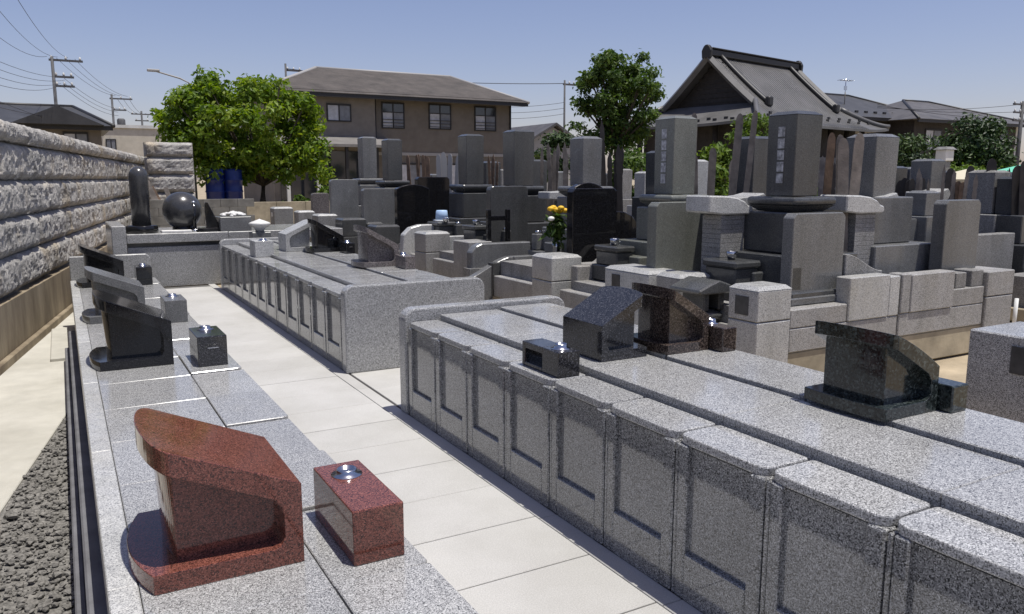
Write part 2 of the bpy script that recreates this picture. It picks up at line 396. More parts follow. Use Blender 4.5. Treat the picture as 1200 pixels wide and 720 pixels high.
def gravel():
    base = []
    for s in range(6):
        me = rock_mesh('r', s); base.append(([v.co.copy() for v in me.vertices], [tuple(p.vertices) for p in me.polygons])); bpy.data.meshes.remove(me)
    V = []; F = []
    r = random.Random(5)
    for i in range(9000):
        y = r.uniform(2.2, 9.0); x = r.uniform(-1.2, -.06)
        d = x * WN.x + y * WN.y
        if d < -1.44: continue
        sz = .006 + .02 * r.random() ** 2.2 + (.018 if r.random() < .03 else 0)
        vs, fs = base[r.randrange(6)]; o = len(V)
        m = Matrix.Rotation(r.uniform(0, 6.28), 3, 'Z') @ Matrix.Rotation(r.uniform(-.5, .5), 3, 'X')
        c = Vector((x, y, -.488 + sz * .55 + r.uniform(0, .006)))
        V += [c + (m @ v) * sz for v in vs]; F += [tuple(a + o for a in f) for f in fs]
    me = bpy.data.meshes.new('gravel_stones'); me.from_pydata(V, [], F)
    tag(link('gravel_stones', me, 'gravel'), 'loose grey gravel between the pale concrete apron and plinth', 'gravel', kind='stuff')
gravel()

# ---------------------------------------------------------------- rough stone wall
def wall_stone(L_, H_, D_, seed, nx=None, nz=None):
    nx = nx or max(8, int(L_ / .04)); nz = nz or max(6, int(H_ / .04))
    V = []; F = []
    off = Vector((seed * 7.31, seed * 3.17, seed * 1.7))
    for j in range(nz + 1):
        for i in range(nx + 1):
            u = i / nx; v = j / nz
            ex = min(u, 1 - u) * L_; ez = min(v, 1 - v) * H_
            e = min(1, ex / .06) ** .6 * min(1, ez / .075) ** .6
            p = Vector((u * L_, 0, v * H_)) + off
            n = noise.noise(p * 2.3) * .35 + noise.noise(p * 6) * .45 + (.3 - abs(noise.noise(p * 10))) * .7 + noise.noise(p * 22) * .28
            d = e * (D_ + .044 * n)
            V.append((u * L_ + .012 * noise.noise(p * 9) * e, -d, v * H_ + .016 * noise.noise(p * 8 + Vector((9, 9, 9)))))
    for j in range(nz):
        for i in range(nx):
            a = j * (nx + 1) + i; F.append((a, a + 1, a + nx + 2, a + nx + 1))
    b0 = len(V); V += [(0, .25, 0), (L_, .25, 0), (L_, .25, H_), (0, .25, H_)]
    F += [(b0 + 1, b0, b0 + 3, b0 + 2)]
    F.append(tuple([b0, b0 + 1] + [i for i in range(nx, -1, -1)]))
    t0 = nz * (nx + 1); F.append(tuple([t0 + i for i in range(nx + 1)] + [b0 + 2, b0 + 3]))
    F.append(tuple([b0 + 3, b0] + [j * (nx + 1) for j in range(nz + 1)]))
    F.append(tuple([b0 + 1, b0 + 2] + [j * (nx + 1) + nx for j in range(nz, -1, -1)]))
    me = bpy.data.meshes.new('rough_stone'); me.from_pydata(V, [], F)
    bm = bmesh.new(); bm.from_mesh(me); bmesh.ops.recalc_face_normals(bm, faces=bm.faces[:]); bm.to_mesh(me); bm.free()
    return me
def stone_wall():
    base = wpt(-2.42, 3.0, -.5)
    t = thing('stone_wall', 'tall boundary wall of rough split stone courses on the left', 'wall', base)
    # local x along wall, local -y towards the path
    t.rotation_euler = (0, 0, math.atan2(WD.y, WD.x))
    zc = [.735, 1.175, 1.625, 2.08, 2.54, 2.80]
    S1 = 27.2
    obj('backing', B().box(-.5, S1 - .05, .12, .42, 0, 2.60), 'concrete_grey', t)
    obj('concrete_base', B().box(-.5, S1 - .4, .01, .4, .13, .70), 'stained_concrete', t)
    obj('base_toe', B().box(-.5, S1 - .5, -.05, .3, 0, .125, .01), 'stained_concrete', t)
    seed = 1
    for c in range(5):
        x = -.5 + (c * .83) % 1.6 - 1.0
        h = zc[c + 1] - zc[c]
        while x < S1 - .3:
            L_ = rnd.uniform(1.5, 2.6)
            if x + L_ > S1 - .6: L_ = S1 - x
            far = x > 14
            me = wall_stone(L_ - .020, h - .024, .070 if c < 4 else .06, seed, nx=int(L_ / (.07 if far else .035)), nz=int(h / (.06 if far else .032)))
            o = link('rough_stone', me, 'rough_stone', t, (x, .10 if c < 4 else .05, zc[c] + .006)); seed += 1
            x += L_
stone_wall()
def stone_pier():
    t = thing('stone_pier', 'square pier of rough stone courses ending the boundary wall', 'wall', (1.95, 22.2, -.2))
    zs_ = [.0, .5, .98, 1.44, 1.9, 2.34, 2.72]
    obj('core', B().box(.12, 1.02, .12, .9, 0, 2.55), 'concrete_grey', t)
    for i in range(6):
        me = wall_stone(1.14, zs_[i + 1] - zs_[i] - .025, .10, 300 + i, 26, 10); link('rough_stone', me, 'rough_stone', t, (0, .12, zs_[i]))
        me = wall_stone(.9, zs_[i + 1] - zs_[i] - .025, .08, 320 + i, 20, 10); link('rough_stone', me, 'rough_stone', t, (1.02, .1, zs_[i]), R(90))
stone_pier()

# ---------------------------------------------------------------- urn stands and offering boxes
def stand(name, label, mat, corner, L_, W_, zl, zh, flip, bulge=.06, base=.07, topt=.085, inset=.09, group='sloping urn stands', arch=0.0):
    """low end at +x (flip: at -x). corner = world (x of the low end, y of the near side, z of the seat)"""
    sx = -1 if flip else 1
    t = thing(name, label, 'urn stand', (corner[0] - sx * L_ / 2, corner[1] + W_ / 2, corner[2]), group=group)
    fr = L_ * .13; sl = (zh - zl) / (L_ - .05 * L_ / .5)
    x0 = L_ * .14
    def top(x): return zl + (L_ - x) * sl
    prof = [(0, 0), (L_, 0), (L_, zl)] + [(L_ + (x0 - L_) * u, zl + (zh - zl) * u + arch * 4 * u * (1 - u)) for u in ((.2, .4, .6, .8) if arch else ())] + [(x0, zh), (x0, zh - topt)]
    xi = L_ - fr; c = .35 * fr + .015
    prof += [(xi - 2.4 * c, top(xi - 2.4 * c) - topt), (xi - .9 * c, top(xi - .9 * c) - topt - .1 * c), (xi - .2 * c, top(xi) - topt - .6 * c), (xi, top(xi) - topt - 1.5 * c), (xi, base + c), (xi - .35 * c, base + .3 * c), (xi - c, base), (0, base)]
    def extr(prof, hw, bul, N=22, xref=L_ * .5, bev=.006):
        tb = bmesh.new(); rings = []
        for k in range(N + 1):
            yy = -hw * math.cos(math.pi * k / N); off = bul * (1 - (yy / hw) ** 2); offt = bul * 1.75 * math.sqrt(max(0, 1 - (yy / hw) ** 2))
            def sh(px, top_=False): return (offt if top_ else off) * (xref - px) / xref if px < xref else 0
            rings.append([tb.verts.new((sx * (px - sh(px, pz > base + .02) - L_ / 2), yy, pz + (sh(px, True) * sl if pz > base + .02 else 0))) for px, pz in prof])
        n = len(prof)
        for a, b in zip(rings, rings[1:]):
            for i in range(n): tb.faces.new((a[i], a[(i + 1) % n], b[(i + 1) % n], b[i]))
        tb.faces.new(rings[0]); tb.faces.new(rings[-1][::-1])
        bmesh.ops.recalc_face_normals(tb, faces=tb.faces[:])
        bb = B(); bb._merge(tb, bev, 2, ang=.5); return bb
    obj('frame', extr(prof, W_ / 2, bulge), mat, t)
    xb = L_ * .17
    obj('body', extr([(xb, base - .01), (xi + .01, base - .01), (xi + .01, top(xi) - topt * .8), (xb, top(xb) - topt * .8)], W_ / 2 - inset, bulge * .6, bev=.004), mat, t)
    return t
stand('urn_stand', 'polished red granite sloping urn stand in the left foreground', 'granite_red', (.685, 2.78, .2), .51, .60, .305, .495, False)
stand('urn_stand', 'glossy black sloping urn stand midway along the left plinth', 'granite_black', (.66, 6.42, .2), .50, .62, .335, .52, False)
stand('urn_stand', 'speckled grey sloping urn stand behind the glossy black one on the left plinth', 'granite_grey', (.66, 8.62, .2), .50, .60, .33, .50, False)
stand('urn_stand', 'black sloping urn stand at the far end of the left plinth', 'granite_black', (.66, 11.55, .2), .50, .60, .33, .52, False)
sm = dict(bulge=.04, base=.05, topt=.055, inset=.05)
stand('urn_stand', 'black speckled urn stand with its low end towards the path, on the nearest ossuary block', 'granite_blackspeck', (2.32, 3.20, .6805), .29, .36, .185, .325, True, **{**sm, 'bulge': .025})
stand('urn_stand', 'dark brown urn stand back to back with the black speckled one', 'granite_brown', (2.95, 3.11, .6965), .275, .36, .19, .335, False, **{**sm, 'bulge': .015})
stand('urn_stand', 'dark green granite urn stand at the right of the nearest ossuary block', 'granite_seagreen', (2.94, 1.82, .6965), .31, .38, .18, .325, False, arch=.010, **{**sm, 'bulge': .012})
stand('urn_stand', 'light grey urn stand near the far end of the farther ossuary block', 'granite_lt', (2.44, 10.15, .6805), .38, .40, .22, .37, True, **sm)
stand('urn_stand', 'black urn stand beside the light grey one on the farther ossuary block', 'granite_black', (3.05, 9.7, .6965), .38, .38, .19, .38, False, **sm)
stand('urn_stand', 'brownish grey urn stand on the rear edge of the farther ossuary block', 'granite_mauve', (3.03, 7.78, .6965), .38, .42, .22, .40, False, **sm)
def obox(label, mat, x0, x1, y0, y1, z0, z1, lid='front', slot=True, window=False):
    t = thing('offering_box', label, 'stone box', ((x0 + x1) / 2, (y0 + y1) / 2, z0), group='stone offering boxes beside the urn stands')
    if window:
        b = B(); b.box(x0, x1, y0, y0 + .15, z0, z1, .004); b.box(x0 + .001, x1 - .001, y1 - .03, y1, z0, z1 - .001, .004)
        b.box(x0 + .0005, x1, y0 + .1505, y1 - .0305, z1 - .035, z1 - .0005, .003); b.box(x0 + .0005, x1, y0 + .1505, y1 - .0305, z0, z0 + .022, .002)
        obj('body', b, mat, t, True)
    else:
        obj('body', B().box(x0, x1, y0, y1, z0, z1, .006, 2), mat, t, True)
    cx = (x0 + x1) / 2; rr = min(.042, (x1 - x0) * .26)
    cy = y1 - .28 * (y1 - y0) if lid == 'rear' else (y0 + .22 * (y1 - y0) if lid == 'near' else (y0 + y1) / 2)
    l = obj('flower_tube', B().lathe([(rr * 1.5, z1), (rr * 1.5, z1 + .003), (rr * 1.02, z1 + .004), (rr, z1 + .02), (rr * .9, z1 + .026), (rr * .8, z1 + .026), (rr * .75, z1 + .012), (0, z1 + .012)], cx, cy, 20), 'steel', t, True)
    if slot:
        obj('slot_trim', B().box(x0 + (x1 - x0) * .34, x1 - (x1 - x0) * .3, y0 - .003, y0 + .002, z0 + (z1 - z0) * .62, z0 + (z1 - z0) * .62 + .006), 'steel', t, True)
    return t
obox('red granite box with steel flower tube beside the red urn stand', 'granite_red', .83, 1.027, 2.645, 3.165, .2, .412, 'rear', False)
obox('black granite box beside the glossy black urn stand on the left plinth', 'granite_blackspeck', .80, 1.01, 6.16, 6.60, .2, .44, 'rear')
obox('grey speckled granite box beside the grey urn stand', 'granite_grey', .81, 1.01, 8.32, 8.75, .2, .42, 'rear', False)
obox('small black granite box at the far end of the left plinth', 'granite_black', .80, .99, 11.5, 11.85, .2, .44, 'rear', False)
obox('black box with an open window on the nearest ossuary block', 'granite_blackspeck', 2.02, 2.146, 3.137, 3.485, .6475, .775, 'near', False, True)
obox('dark brown granite box beside the brown urn stand', 'granite_brown', 2.965, 3.065, 3.02, 3.22, .6965, .825, 'rear', False)
obox('dark green granite box beside the green urn stand', 'granite_seagreen', 2.95, 3.05, 1.765, 2.02, .6965, .805, 'rear', False)
obox('light grey box on the front caps of the farther ossuary block', 'granite_lt', 2.015, 2.24, 9.93, 10.25, .6475, .845, 'near', False)
obox('black box behind the black urn stand on the farther ossuary block', 'granite_black', 2.97, 3.075, 9.35, 9.62, .6965, .825)
obox('brownish grey box beside the brownish urn stand on the farther ossuary block', 'granite_mauve', 2.965, 3.075, 7.45, 7.72, .6965, .825, 'rear', False)

# ---------------------------------------------------------------- terrace with monuments at the end of the walk
tr = thing('monument_terrace', 'raised granite terrace closing the far end of the path', 'terrace', (1.9, 13.3, 0))
obj('front_panel', B().box(.80, 3.4, 12.78, 12.95, 0, .60, .006), 'granite', tr, True)
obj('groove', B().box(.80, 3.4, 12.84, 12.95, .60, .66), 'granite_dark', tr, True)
obj('core', B().box(.82, 4.0, 12.95, 14.3, 0, .69), 'granite', tr, True)
obj('top_slab', B().box(.795, 2.2, 12.75, 14.35, .66, .795, .008), 'granite', tr, True)
obj('top_slab', B().box(2.203, 4.0, 12.75, 14.35, .66, .793, .008), 'granite', tr, True)
obj('side_wall', B().box(.60, .79, 12.72, 14.3, 0, .92, .01), 'granite', tr, True)
def lathe_obj(name, prof, mat, parent, cx=0, cy=0, n=32, **k): return obj(name, B().lathe(prof, cx, cy, n, **k), mat, parent)
t = thing('round_pillar', 'tall black pillar with a domed top on a round base', 'monument', (1.03, 13.05, .795))
lathe_obj('base', [(.225, 0), (.225, .10), (.20, .115)], 'granite_black', t)
lathe_obj('shaft', [(.132, .112)] + [(.132, .75)] + [(.132 * math.cos(R(a)), .83 + .145 * math.sin(R(a))) for a in range(0, 91, 10)], 'granite_orb', t)
t = thing('stone_sphere', 'large polished dark stone ball on the far terrace', 'monument', (1.62, 13.2, .795))
lathe_obj('ball', [(.285 * math.cos(R(a)), .315 + .285 * math.sin(R(a))) for a in range(-90, 91, 6)], 'granite_orb', t)
lathe_obj('ring_foot', [(.16, 0), (.15, .07), (.11, .10)], 'granite_black', t)
t = thing('incense_post', 'slim black post with a small steel ball before the stone sphere', 'post', (1.76, 12.98, .795))
lathe_obj('post', [(.028, .02), (.028, .42)], 'granite_black', t); lathe_obj('foot', [(.06, 0), (.055, .03), (.03, .05)], 'steel', t)
lathe_obj('ball', [(.03 * math.cos(R(a)), .44 + .03 * math.sin(R(a))) for a in range(-90, 91, 15)], 'steel', t)
t = thing('fin_stone', 'black triangular fin stone on a flat base beside the sphere', 'monument', (1.98, 12.98, .795))
obj('base', B().box(-.20, .18, -.10, .12, 0, .055, .005), 'granite_black', t)
obj('fin', B().prism([(-.06, .055), (.15, .055), (-.02, .44), (-.06, .44)], -.03, .05, 'y', bev=.004), 'granite_black', t)
tag(obj('offering_tray', B().box(1.28, 1.70, 12.85, 13.0, .7955, .83, .006), 'white_stone'), 'flat pale stone tray in front of the sphere', 'tray')
t = thing('pebble_planter', 'square grey stone planter heaped with white pebbles on the terrace', 'planter', (2.33, 13.0, .794))
obj('box', B().box(-.23, .23, -.22, .22, 0, .22, .006), 'granite_grey', t)
for i in range(34):
    a = rnd.uniform(0, 6.28); q = rnd.uniform(0, .19); s_ = rnd.uniform(.026, .05)
    obj('pebble', B().lathe([(0, -s_ * .6), (s_ * .8, -s_ * .3), (s_, 0), (s_ * .75, s_ * .4), (0, s_ * .6)], q * math.cos(a), q * math.sin(a), 8), 'white_stone', t, loc=(0, 0, .225 + .05 * (1 - q / .2) + rnd.uniform(0, .015)))
t = thing('lotus_bowl', 'small white lidded lotus bowl on a grey block at the far path end', 'ornament', (2.60, 12.40, 0))
obj('block', B().box(-.14, .14, -.12, .12, 0, .80, .008), 'granite_grey', t)
lathe_obj('bowl', [(.06, .80), (.07, .84), (.15, .90), (.16, .93), (.13, .945), (.02, .985), (0, .995)], 'white_stone', t)

# ---------------------------------------------------------------- grave plots, right side
def kerb(parent, x0, x1, y0, y1, z0, z1, mat='granite_pinkish', bev=.008, name='kerb_stone'):
    return obj(name, B().box(x0, x1, y0, y1, z0, z1, bev), mat, parent, True)
def scurve(parent, xa, xb, za, zb, z0, y0, y1, mat):
    """kerb stone whose top sweeps from za at xa to zb at xb"""
    pr = [(xa, z0), (xb, z0)]
    n = 10
    for i in range(n + 1):
        u = 1 - i / n; s = u * u * (3 - 2 * u); pr.append((xa + (xb - xa) * u, za + (zb - za) * s))
    return obj('curved_kerb', B().prism(pr, y0, y1, 'y', bev=.006, ang=.5), mat, parent, True)
def gatepost(parent, x, y, w, d, h, mat='granite_pinkish', split=True, plaque=False, cap=True):
    if split:
        obj('post', B().box(x, x + w, y, y + d, 0, h * .66, .008), mat, parent, True)
        obj('post_head', B().box(x, x + w, y, y + d, h * .66 + .006, h - .03, .008), mat, parent, True)
    else:
        obj('post', B().box(x, x + w, y, y + d, 0, h - .03, .008), mat, parent, True)
    if cap: obj('post_cap', B().frustum(x, x + w, y, y + d, h - .03, h, .035), 'granite_lt' if mat != 'granite_dark' else mat, parent, True)  # cap paler than most posts: sunlight on the top put into its colour
    if plaque: obj('name_plaque', B().box(x - .004, x + .01, y + d * .3, y + d * .75, h * .72, h * .9), 'plaque', parent, True)
def shaft_grave(name, label, cx, cy, ztop, zbot, wd_, mat, dais, lotus=True, group='square shaft gravestones', z0=0.0, inscribed=True, face=-1, vases=True, topr=.03):
    t = thing(name, label, 'gravestone', (cx, cy, z0), group=group)
    h = wd_ / 2
    s = obj('shaft', B().frustum(-h, h, -h, h, zbot - z0, ztop - z0 - topr, -.006, -.006, bev=.006).frustum(-h - .006, h + .006, -h - .006, h + .006, ztop - z0 - topr, ztop - z0, .05), mat, t)
    if inscribed:
        x_ = -h - .006 if face < 0 else h + .006
        n = 5; zz0 = zbot - z0 + .1; hh = (ztop - zbot - .22) / n
        for i in range(n):
            obj('inscription', B().box(x_ - .002, x_ + .002, -.036, .036, zz0 + hh * i + .008, zz0 + hh * (i + 1) - .008), 'inscription', t)
    z = zbot - z0
    if lotus:
        a = h + .115
        obj('lotus_plate', B().frustum(-h - .035, h + .035, -h - .035, h + .035, z - .13, z - .075, -.07).box(-a, a, -a, a, z - .0745, z - .006, .028, 3), mat, t); z -= .13
    for k, (hw, hh) in enumerate(dais):
        obj('pedestal', B().box(-hw, hw, -hw, hw, z - hh, z - .003, .010), mat, t); z -= hh
    if vases:
        zf = z + dais[-1][1] + .002; xo = -dais[-1][0] + .09 if face < 0 else dais[-1][0] - .09
        hw = dais[-1][0]
        for s_ in (-1, 1):
            v = obj('flower_vase', B().box(xo - .06, xo + .06, s_ * (hw - .1) - .06, s_ * (hw - .1) + .06, zf, zf + .2, .012), mat, t)
            obj('vase_tube', B().lathe([(.03, zf + .2), (.036, zf + .215), (.036, zf + .235), (.022, zf + .235), (.02, zf + .21), (0, zf + .21)], xo, s_ * (hw - .1), 12), 'steel', v)
        obj('incense_holder', B().box(xo - .09, xo + .07, -.12, .12, zf, zf + .12, .012), mat, t)
    return t
DA = [(.30, .22), (.42, .26), (.56, .30)]
def dais_for(zbot, z0, lotus, hw0):
    zz = zbot - (.13 if lotus else 0) - z0; a = zz * .42; b = zz * .33; c = zz - a - b
    return [(hw0, a), (hw0 + .13, b), (hw0 + .26, c)]
def stele(label, x0, x1, y0, zb, zt, mat, thick=.11, style='chamfer', group='flat memorial slabs beside the graves', base=True):
    t = thing('memorial_slab', label, 'memorial slab', ((x0 + x1) / 2, y0 + thick / 2, zb), group=group)
    hw = (x1 - x0) / 2; H_ = zt - zb
    if style == 'chamfer': pr = [(-hw, .06), (hw, .06), (hw, H_ - .035), (hw - .035, H_), (-hw + .035, H_), (-hw, H_ - .035)]
    elif style == 'arch':
        pr = [(-hw, .06), (hw, .06)] + [(hw * (1 - 2 * i / 12), H_ - .07 + .07 * (1 - (1 - 2 * i / 12) ** 2)) for i in range(13)]
    else: pr = [(-hw, .06), (hw, .06), (hw, H_ - .05)] + [(hw - .05 + .05 * math.cos(R(a)), H_ - .05 + .05 * math.sin(R(a))) for a in (30, 60, 90)] + [(-hw + .05 + .05 * math.cos(R(a)), H_ - .05 + .05 * math.sin(R(a))) for a in (90, 120, 150, 180)]
    obj('slab', B().prism(pr, -thick / 2, thick / 2, 'y', bev=.006, ang=.4), mat, t)
    obj('foot', B().box(-hw - .05, hw + .05, -thick / 2 - .06, thick / 2 + .06, 0, .06, .008), mat, t)
    return t
FILL = 'granite_weather'
# --- plot A1
def plot(label, x0, x1, y0, y1, zf, zfound=.20, group='kerbed family grave plots'):
    t = thing('grave_plot', label, 'grave plot', ((x0 + x1) / 2, (y0 + y1) / 2, 0), group=group)
    obj('foundation', B().box(x0 + .012, x1 - .012, y0 + .012, y1 - .012, 0, zfound, .01), 'concrete', t, True)
    obj('bed', B().box(x0 + .11, x1 - .11, y0 + .11, y1 - .11, zfound, zf), FILL, t, True)
    return t
p = plot('corner grave plot with stepped pinkish granite kerbs and a square gatepost', 4.45, 6.12, 4.2, 5.38, .598, .26)
gatepost(p, 4.45, 4.19, .36, .30, .80, 'granite_lt', plaque=True)
kerb(p, 4.815, 6.12, 4.2, 4.32, .262, .45); kerb(p, 4.815, 5.47, 4.2, 4.32, .453, .60)
kerb(p, 5.475, 5.98, 4.19, 4.33, .453, .81, 'granite_lt'); kerb(p, 5.983, 6.12, 4.195, 4.33, .453, .79, 'granite_lt')
kerb(p, 4.45, 4.56, 4.495, 5.0, .262, .46); kerb(p, 4.815, 6.12, 5.26, 5.38, .262, .60); gatepost(p, 4.45, 5.06, .36, .30, .80)
kerb(p, 6.0, 6.12, 4.335, 5.255, .262, .60)
scurve(p, 5.62, 6.1, .98, .82, .60, 4.36, 4.46, 'granite_weather')
obj('front_step', B().box(4.36, 4.9, 4.55, 5.0, .0, .30, .01), 'granite_dark', p, True)
stele('tall grey memorial slab with clipped corners, nearest on the corner plot', 4.99, 5.60, 4.37, .602, 1.325, 'granite_grey')
shaft_grave('gravestone', 'largest dark shaft gravestone with a pale inscription strip, on the corner plot', 5.50, 4.86, 2.155, 1.45, .30, 'granite_dark', dais_for(1.45, .5, True, .27), z0=.5)
# --- plot A2
p = plot('second grave plot with low curved granite kerb and plaque post', 4.45, 6.12, 5.46, 6.92, .55, .26)
obj('front_kerb', B().box(4.44, 4.80, 5.455, 6.10, .26, .76, .01), 'granite_lt', p, True)
obj('front_kerb_cap', B().frustum(4.44, 4.80, 5.455, 6.10, .762, .79, .04), 'granite_lt', p, True)
obj('name_plaque', B().box(4.434, 4.45, 5.86, 5.98, .60, .72), 'plaque', p, True)
kerb(p, 4.805, 5.15, 5.465, 5.60, .26, .71, 'granite_lt'); scurve(p, 5.15, 5.38, .71, .84, .26, 5.465, 5.60, 'granite_lt'); kerb(p, 5.385, 6.1, 5.465, 5.60, .26, .84, 'granite_lt')
kerb(p, 4.45, 4.58, 6.12, 6.9, .26, .46); kerb(p, 4.6, 6.1, 6.80, 6.92, .26, .7)
stele('greenish grey memorial slab in front of the inscribed shaft, second plot', 4.66, 5.27, 5.63, .55, 1.385, 'granite_green', .13)
shaft_grave('gravestone', 'greenish grey shaft gravestone with a pale inscription strip, second from the corner', 5.50, 6.38, 2.215, 1.44, .29, 'granite_green', dais_for(1.44, .5, True, .27), z0=.5)
# --- plot A3
p = plot('third grave plot with a square split gatepost and sweeping side kerb', 4.45, 6.12, 7.0, 8.5, .618, .2)
gatepost(p, 4.40, 6.98, .38, .40, .80, 'granite_lt')
kerb(p, 4.785, 5.0, 7.0, 7.12, .2, .70); scurve(p, 5.0, 5.2, .70, .85, .2, 7.0, 7.12, 'granite_pinkish'); kerb(p, 5.205, 6.1, 7.0, 7.12, .2, .85)
kerb(p, 4.45, 4.57, 7.4, 8.35, .2, .45); kerb(p, 4.45, 6.1, 8.38, 8.5, .2, .6, 'granite_dark')
stele('glossy black memorial slab with an arched top, the largest black one', 4.83, 5.42, 7.24, .62, 1.49, 'granite_black', .12)
stele('black arched slab just behind the largest black slab', 4.96, 5.40, 7.45, .62, 1.55, 'granite_black', .10, 'arch')
shaft_grave('gravestone', 'plain grey shaft gravestone behind the black slabs, third from the corner', 5.55, 8.05, 2.09, 1.51, .27, 'granite_grey', dais_for(1.51, .5, True, .25), z0=.5, inscribed=False)
# --- plot A4
p = plot('fourth grave plot with low dark polished curved kerbs', 4.2, 6.12, 8.6, 9.0, .5, .2)
scurve(p, 4.02, 4.75, .40, .66, 0, 8.4, 8.52, 'granite_grey'); kerb(p, 4.755, 5.25, 8.4, 8.52, 0, .66, 'granite_grey')
obj('rounded_kerb', B().prism([(4.35, .2), (5.2, .2), (5.2, .80), (4.5, .80), (4.42, .77), (4.36, .70)], 8.75, 8.9, 'y', bev=.012, ang=.4), 'granite_grey', p, True)
p = plot('fifth grave plot with a plain square pinkish gatepost', 4.45, 6.12, 9.03, 10.28, .598, .2)
gatepost(p, 4.45, 9.03, .34, .45, .83, split=False, cap=False); kerb(p, 4.795, 6.1, 9.05, 9.16, .2, .6); kerb(p, 4.47, 4.58, 9.5, 10.2, .2, .5)
stele('dark grey memorial slab with rounded shoulders behind a small black frame', 4.89, 5.46, 9.26, .6, 1.495, 'granite_dark', .12, 'round')
shaft_grave('gravestone', 'broad dark shaft gravestone right of the brown house, fourth from the corner', 5.55, 9.68, 2.25, 1.50, .31, 'granite_dark', dais_for(1.5, .5, True, .27), z0=.5, inscribed=False)
p = plot('sixth grave plot with a split square gatepost and rounded kerb', 4.42, 6.12, 10.33, 11.75, .598, .2)
gatepost(p, 4.42, 10.33, .38, .40, .85); kerb(p, 4.805, 6.1, 10.36, 10.47, .2, .78, 'granite_lt'); kerb(p, 4.45, 4.56, 10.74, 11.7, .2, .5)
obj('rounded_kerb', B().prism([(4.3, .3), (5.0, .3), (5.0, .92), (4.62, .92), (4.46, .88), (4.35, .78)], 10.95, 11.1, 'y', bev=.012, ang=.4), 'granite_lt', p, True)
shaft_grave('gravestone', 'dark shaft gravestone before the right end of the brown house', 5.55, 11.15, 2.26, 1.51, .29, 'granite_dark', dais_for(1.51, .5, True, .26), z0=.5, inscribed=False)
p = plot('seventh grave plot with dark kerb and two black slabs', 4.3, 6.12, 11.9, 13.1, .598, .2)
gatepost(p, 4.28, 11.95, .40, .40, .87, 'granite_dark', split=False); kerb(p, 4.7, 6.1, 11.92, 12.03, .2, .7, 'granite_dark')
stele('jet black memorial slab with a gently arched top, middle distance', 4.70, 5.26, 12.1, .6, 1.50, 'granite_black', .12, 'arch')
stele('dark slab standing behind the jet black arched one', 5.27, 5.86, 12.6, .6, 1.62, 'granite_black', .14)
p = plot('eighth grave plot with a black box gatepost', 4.2, 6.12, 13.3, 14.7, .598, .2)
gatepost(p, 4.17, 13.3, .42, .42, .92, 'granite_dark'); gatepost(p, 4.62, 13.35, .3, .3, .84, 'granite_dark', split=False)
kerb(p, 4.95, 6.1, 13.32, 13.44, .2, .75, 'granite_dark')
stele('grey memorial slab with clipped corners left of the jet black slab', 4.58, 5.21, 13.4, .6, 1.42, 'granite_grey', .12)
shaft_grave('gravestone', 'grey shaft gravestone under the porch roof of the brown house, right of a pair', 5.55, 14.5, 2.33, 1.56, .29, 'granite_dark', dais_for(1.56, .5, True, .26), z0=.5, inscribed=False)
p = plot('ninth grave plot with a grey stone gatepost', 4.17, 6.12, 14.8, 16.0, .598, .2)
gatepost(p, 4.17, 14.8, .38, .40, .93, 'granite_weather'); kerb(p, 4.56, 6.1, 14.82, 14.94, .2, .7, 'granite_weather')
stele('light grey memorial slab with rounded shoulders at the far end of the row', 4.48, 5.02, 14.95, .6, 1.575, 'granite_grey', .12, 'round')
shaft_grave('gravestone', 'pale grey shaft gravestone under the porch roof of the brown house, left of a pair', 5.55, 15.9, 2.43, 1.60, .29, 'granite_grey', dais_for(1.6, .5, True, .26), z0=.5, inscribed=False)
p = plot('farthest grave plot with a tall gatepost bearing a round crest', 3.9, 6.1, 16.1, 17.6, .5, .2)
gatepost(p, 4.14, 16.1, .34, .34, .95, 'granite_weather'); gatepost(p, 3.87, 17.0, .40, .36, 1.0, 'granite_weather', split=False)
obj('round_crest', B().lathe([(.05, 0), (.05, .012), (.03, .02), (0, .02)], 0, 0, 16).mesh('x') and B().box(3.862, 3.875, 17.13, 17.22, .8, .89, .004), 'white_stone', p, True)
stele('pinkish memorial slab at the far left of the graves', 4.77, 5.14, 17.3, .5, 1.28, 'granite_mauve', .14, 'round')
# gatepost at the right edge of the frame
p = plot('grave plot at the right edge with a grey plaque post', 4.45, 6.1, 1.1, 2.60, .5, .2)
obj('post', B().box(4.45, 4.95, 1.9, 2.60, .2, .755, .008), 'granite', p, True)
obj('name_plaque', B().box(4.443, 4.46, 2.2, 2.36, .55, .70), 'plaque', p, True)
# --- row B (back to back, facing the other aisle)
p = plot('rear corner plot with pinkish kerbs backing onto the corner grave', 6.14, 7.8, 4.2, 5.6, .5, .26)
kerb(p, 6.14, 7.36, 4.2, 4.32, .262, .46); kerb(p, 6.14, 6.26, 4.19, 4.33, .463, .80); kerb(p, 6.265, 6.87, 4.185, 4.335, .463, .79); kerb(p, 6.875, 7.36, 4.2, 4.32, .463, .62)
gatepost(p, 7.37, 4.18, .43, .36, .78, cap=False)
obj('pillar_stub', B().box(6.94, 7.10, 4.22, 4.36, .622, .76, .006), 'granite_weather', p, True)
obj('pillar_stub', B().box(7.18, 7.36, 4.22, 4.40, .622, .77, .006), 'granite_weather', p, True)
stele('tall grey memorial slab with clipped corners near the right edge', 7.06, 7.60, 4.44, .5, 1.40, 'granite_grey', .13)
shaft_grave('gravestone', 'grey shaft gravestone right of the wooden boards, in the second row', 6.78, 5.05, 2.01, 1.43, .32, 'granite_grey', dais_for(1.43, .4, False, .28), lotus=False, z0=.4, inscribed=False, face=1)
